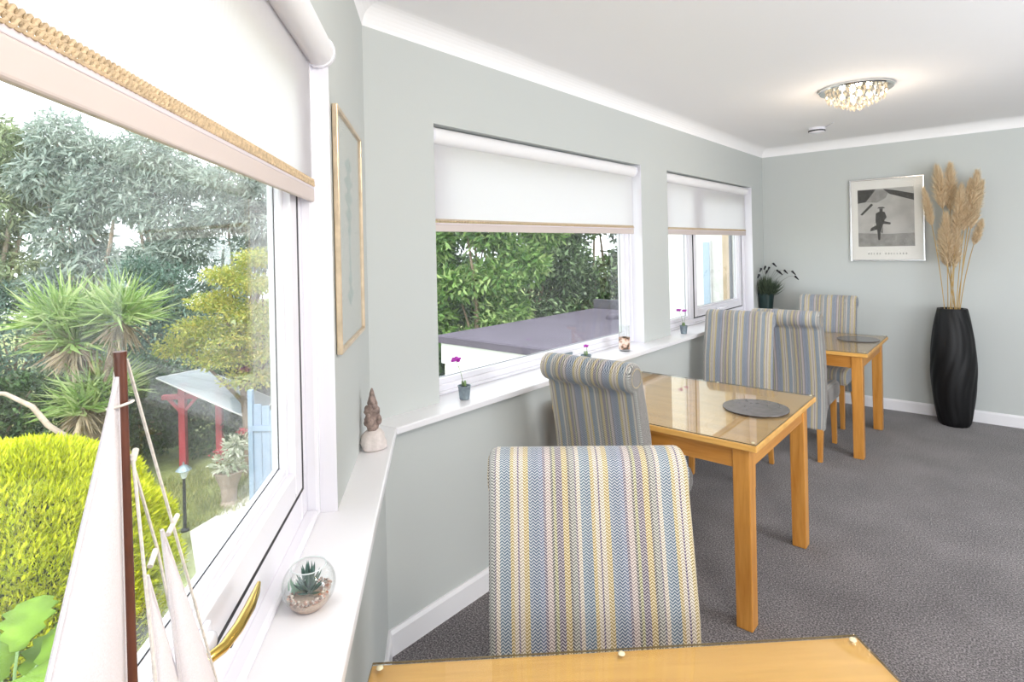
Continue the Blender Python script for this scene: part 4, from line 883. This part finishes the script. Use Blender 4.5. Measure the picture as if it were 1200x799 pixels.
# big leaved plant at the bottom
BIG = plain('large_glossy_leaf', '#68872c', 0.55, spec=0.15, noise=0.25, nscale=10)
bl_ = empty('large_leaf_plant', (-3.95, 0.45, G), 0, 'plant with big glossy lobed leaves below the conifer', 'plant')
def big_leaf(base, d, L_, W_):
    d = Vector(d).normalized(); s = d.cross(Vector((0, 0, 1))).normalized(); u_ = s.cross(d); e = MB(); vs = []; fs = []; n_ = 10
    B = Vector(base)
    for i in range(n_ + 1):
        t = i / n_; wd = W_ * math.sin(PI * min(1, t * 0.93 + 0.05)) ** 0.8 * (1 + 0.22 * math.cos(t * 30)); c = B + d * L_ * t - Vector((0, 0, 0.28 * L_ * t * t)); vs += [c - s * wd + u_ * wd * 0.25, c, c + s * wd + u_ * wd * 0.25]
    for i in range(n_): fs += [(3 * i, 3 * i + 1, 3 * i + 4, 3 * i + 3), (3 * i + 1, 3 * i + 2, 3 * i + 5, 3 * i + 4)]
    e.add(vs, fs); return e.build('leaf', BIG, bl_, smooth=True, thick=0.004)
e = MB(); e.tube([(0, 0, -0.02), (0.02, 0, 1.4), (0, 0, 2.5)], [0.05, 0.04, 0.03], 8)
for i in range(11):
    t = i * 2.4; b0 = (0.07 * math.cos(t), 0.07 * math.sin(t), 2.38 + 0.02 * i); big_leaf((0.12 * math.cos(t), 0.12 * math.sin(t), 2.42 + 0.025 * i), (math.cos(t), math.sin(t), 0.5), 0.46, 0.12); e.tube([(0, 0, 2.2), b0, (0.12 * math.cos(t), 0.12 * math.sin(t), 2.42 + 0.025 * i)], 0.008, 5)
e.build('stem', M['leafgreen'], bl_, smooth=True)
# red frame, lamp post, pot, blue panel
M['red'] = plain('faded_red_paint', '#a43440', 0.6, noise=0.15, nscale=8)
rf = empty('red_garden_frame', (-13.8, 4.53, G), math.radians(48), 'red painted timber garden frame behind the black lamp post', 'garden frame')
for q, y in ((0.0, 0.0), (0.62, 0.40), (1.72, 0.0)):
    e = MB(); e.box(q - 0.07, q + 0.07, y - 0.07, y + 0.07, -0.02, (1.93, 1.93, 1.30)[int(q + 0.6)]); e.build('post', M['red'], rf, bevel=0.01)
e = MB(); e.box(-0.42, 0.42, -0.06, 0.06, 1.60, 1.70); e.build('top_beam', M['red'], rf, bevel=0.01)
for sx in (-1, 1):
    e = MB(); e.hexa([(sx * 0.03 - 0.03, -0.035, 1.3), (sx * 0.03 + 0.03, -0.035, 1.3), (sx * 0.03 + 0.03, 0.035, 1.3), (sx * 0.03 - 0.03, 0.035, 1.3)], [(sx * 0.28 - 0.04, -0.035, 1.6), (sx * 0.28 + 0.04, -0.035, 1.6), (sx * 0.28 + 0.04, 0.035, 1.6), (sx * 0.28 - 0.04, 0.035, 1.6)]); e.build('brace', M['red'], rf)
k = NT('pale_half_clear_sheet'); k.t.nodes.remove(k.b); tr = k.n('ShaderNodeBsdfTransparent'); df = k.n('ShaderNodeBsdfDiffuse'); df.inputs[0].default_value = (0.75, 0.8, 0.88, 1)
mx = k.n('ShaderNodeMixShader'); mx.inputs[0].default_value = 0.45; k.l(tr.outputs[0], mx.inputs[1]); k.l(df.outputs[0], mx.inputs[2]); k.l(mx.outputs[0], k.out.inputs['Surface'])
c4 = [(-0.42, -0.25, 2.13), (1.71, -0.5, 1.14), (1.88, 0.28, 1.41), (0.25, 0.48, 2.15)]  # corners of a pale half transparent sheet sloping across the red frame
e = MB(); e.hexa(c4, [(x, y, z + 0.015) for x, y, z in c4]); o = e.build('pale_sheet', k.m, rf); o['label'] = 'pale half clear sloping sheet'
e = MB()
for (p, q) in ((0, 1), (1, 2), (2, 3), (3, 0)): e.tube([c4[p], c4[q]], 0.018, 6)
e.build('sheet_rim', M['upvc'], rf)
lp = empty('garden_lamp_post', (-10.77, 3.53, G), 0, 'short black garden lamp post beside the pale path', 'lamp post')
M['iron'] = plain('black_iron', '#24262a', 0.5)
e = MB(); e.lathe([(0.07, 0), (0.07, 0.03), (0.03, 0.06), (0.024, 0.9), (0.035, 0.92)], 12); e.build('pole', M['iron'], lp)
e = MB(); e.lathe([(0.04, 0.92), (0.085, 1.06)], 6); e.build('lantern_glass', M['rim'], lp)
e = MB(); e.lathe([(0.13, 1.06), (0.06, 1.13), (0.02, 1.15), (0.012, 1.2)], 12); e.build('lantern_roof', M['zinc'], lp)
fp = empty('garden_flower_pot', (-11.2, 4.45, G), 0, 'stone garden pot of red and white flowers by the path', 'plant pot')
M['terra'] = plain('weathered_stone_pot', '#a08f84', 0.9, noise=0.2, nscale=10)
e = MB(); e.lathe([(0.16, 0), (0.17, 0.03), (0.13, 0.1), (0.15, 0.35), (0.25, 0.62), (0.27, 0.66), (0.23, 0.66), (0.2, 0.58), (0.0, 0.58)], 20, cap1=False); e.build('pot', M['terra'], fp, smooth=False)
RW = leaf_mat('pale_variegated_leaf', ['#7f9270', '#c9cdb8', '#e8e6da'], 6, 0.3); RR = leaf_mat('red_petals', ['#b53a4a', '#d0606c'], 6, 0.3)
P, D = blob_points([(0, 0, 0.8, .3, .3, .22, 260), (0.1, 0.1, 1.15, .25, .25, .25, 160)], 0.2); leaf_mesh('foliage', P, D + rand_dirs(len(D)) * .6, 0.12, 0.05, RW, fp)
P, D = blob_points([(-0.15, -0.1, 0.98, .16, .16, .08, 90), (0.15, 0.2, 1.38, .1, .1, .06, 40)], 0.2); leaf_mesh('flowers', P, rand_dirs(len(P)), 0.06, 0.05, RR, fp)
M['blue'] = plain('pale_blue_paint', '#8aa1bd', 0.6, noise=0.1, nscale=6)
bp = empty('blue_boards', (-8.62, 3.78, G), math.radians(41), 'tall pale blue upright boards by the near window frame', 'garden screen')  # upright pale blue boards beside a post
e = MB(); e.box(-0.05, 0.02, -0.04, 0.04, -0.02, 2.72); e.build('post', M['blue'], bp, bevel=0.008)
for i in range(7):
    e = MB(); x0 = 0.025 + i * 0.125; e.box(x0, x0 + 0.118, -0.012, 0.012, 0.05, 2.42 + 0.08 * math.cos(i * 0.9)); e.build('board', M['blue'], bp, bevel=0.003)
for z in (0.4, 2.1):
    e = MB(); e.box(0.0, 0.9, -0.04, -0.013, z, z + 0.08); e.build('rail', M['blue'], bp)
# lawn tufts
N = 5200; P = np.stack([rng.uniform(-13.5, -9.3, N), rng.uniform(2.2, 5.4, N), np.full(N, G)], 1); P = P[~((P[:, 0] > -10.75) & (P[:, 1] > 3.1))]; N = len(P); dv = rand_dirs(N) * 0.5 + np.array((0, 0, 1.0))
GR = leaf_mat('lawn_grass_blade', ['#6d7a3c', '#93985a', '#b3b07a'], 1.0, 0.3)
gt = leaf_mesh('lawn_grass', P, dv, 0.14, 0.018, GR, None); tag(gt, 'tufts of lawn grass around the lamp post', 'grass', kind='stuff')

# ------------------------------------------------------------------ outside the middle and far windows
ex = empty('flat_roofed_extension', (0, 0, 0), 0, 'white walled extension with a mauve grey flat felt roof outside the middle window', 'building')
e = MB(); e.box(-6.44, XU - 0.19, 5.6, 9.9, 0.22, 0.30); e.build('roof_felt', M['felt'], ex, bevel=0.015)
e = MB(); e.box(-6.46, XU - 0.19, 5.575, 5.6, 0.19, 0.29); e.build('roof_edge_trim', M['felt'], ex, bevel=0.006)
e = MB(); e.box(-6.38, XU - 0.19, 5.63, 5.655, -0.12, 0.20); e.build('fascia_board', M['gloss'], ex)
e = MB(); e.box(-6.34, XU - 0.19, 5.66, 9.85, G, 0.22); e.build('wall', M['render'], ex)
e = MB(); e.box(-6.44, -3.4, 9.9, 10.05, G, 0.48); e.build('upstand', M['feltdark'], ex)
e = MB(); e.lathe([(0.12, 0.30), (0.12, 0.33), (0.09, 0.38), (0.03, 0.40)], 18, (-5.2, 8.6, 0)); e.build('roof_vent', M['felt'], ex, smooth=True)
wg = empty('rendered_house_wing', (0, 0, 0), 0, 'white rendered house wing with pale blue window strip outside the far window', 'building')
e = MB(); e.box(-3.3, XU - 0.19, 6.45, 9.8, 0.30, 4.4); e.build('wall', M['render'], wg)
M['pane_blue'] = plain('pale_blue_glazing', '#b7c9dc', 0.25); M['buff'] = plain('buff_stone_quoin', '#dcc3a6', 0.85, noise=0.15, nscale=5)
e = MB(); e.box(-2.66, -2.555, 6.42, 6.452, 0.75, 1.62); sp_ = e.build('window_frame', M['gloss'], wg, bevel=0.004)
e = MB(); e.box(-2.645, -2.57, 6.412, 6.425, 0.77, 1.60); e.build('pane', M['pane_blue'], sp_)
e = MB(); e.box(-2.42, -2.34, 6.42, 6.46, 0.3, 4.4); e.build('corner_stone', M['buff'], wg)
e = MB(); e.tube([(-2.32, 6.40, 0.3), (-2.32, 6.40, 4.0)], 0.018, 10); M['greyp'] = plain('grey_plastic_pipe', '#6f7178', 0.5); e.build('downpipe', M['greyp'], wg, smooth=True)
LIME = leaf_mat('bright_green_fig_leaf', ['#375a2c', '#5a813f', '#8aab5f', '#bccd8c'], 0.8, 0.4); LAU = leaf_mat('dark_laurel_leaf', ['#1f311d', '#334a2c', '#5a764a', '#9cb085'], 0.8, 0.25, 0.35)
tree('fig_tree', (-7.9, 8.2, G), eb([(-8.6, 7.3, 1.7), (-8.2, 7.6, 0.9), (-7.7, 8.1, 1.9), (-7.6, 8.1, 1.0), (-8.5, 7.2, 0.2), (-7.5, 8.3, 0.3), (-8.1, 7.7, 2.4), (-8.9, 7.0, 1.1), (-7.3, 8.6, 1.3), (-7.0, 9.0, 2.0), (-7.9, 7.8, -0.4)], 0.55, 1300), 0.17, 0.06, LIME, 'bright green broad leaved tree beside the flat roof', 'tree', trunk_r=0.1, out=0.8, droop=0.15, shell=0.2)
def wall_of(xs, ys, zs): return [(x + rng.normal() * .25, y + rng.normal() * .25, z + rng.normal() * .2) for x, y in zip(xs, ys) for z in zs]
tree('laurel_tree', (-9.3, 10.6, G), eb(wall_of((-10.4, -9.9, -9.3, -8.7), (9.4, 10.2, 10.9, 11.6), (-1.2, 0.0, 1.1, 2.2, 3.2)), 0.85, 1500), 0.17, 0.06, LAU, 'dark glossy laurel hedge tree behind the bright green tree', 'tree', 'laurel trees behind the flat roof', trunk_r=0.14, droop=0.2)
tree('laurel_tree', (-7.9, 12.6, G), eb(wall_of((-8.6, -8.0, -7.3, -6.5), (12.0, 12.6, 13.2, 13.6), (-0.8, 0.3, 1.3, 2.3, 3.2)), 0.9, 1700), 0.17, 0.065, LAU, 'dark glossy laurel hedge tree beyond the far edge of the flat roof', 'tree', 'laurel trees behind the flat roof', trunk_r=0.14, droop=0.2)
tree('laurel_tree', (-11.6, 9.0, G), eb(wall_of((-12.4, -11.6, -10.9), (7.4, 8.4, 9.4), (-1.2, 0.2, 1.5, 2.8)), 0.95, 1400), 0.18, 0.06, LAU, 'dark glossy laurel hedge tree at the left edge behind the bright tree', 'tree', 'laurel trees behind the flat roof', trunk_r=0.14, droop=0.2)
e = MB(); e.box(-0.05, 0.05, -0.05, 0.05, 0, 3.25)
fp2 = empty('fence_post', (-6.62, 5.55, G), 0, 'dark brown timber post at the corner of the white extension', 'post'); e = MB(); e.box(-0.13, 0.10, -0.1, 0.1, 0, 3.05); M['darkwood'] = plain('dark_brown_timber', '#4a4140', 0.9, noise=0.25, nscale=10); e.build('post_shaft', M['darkwood'], fp2, bevel=0.01)
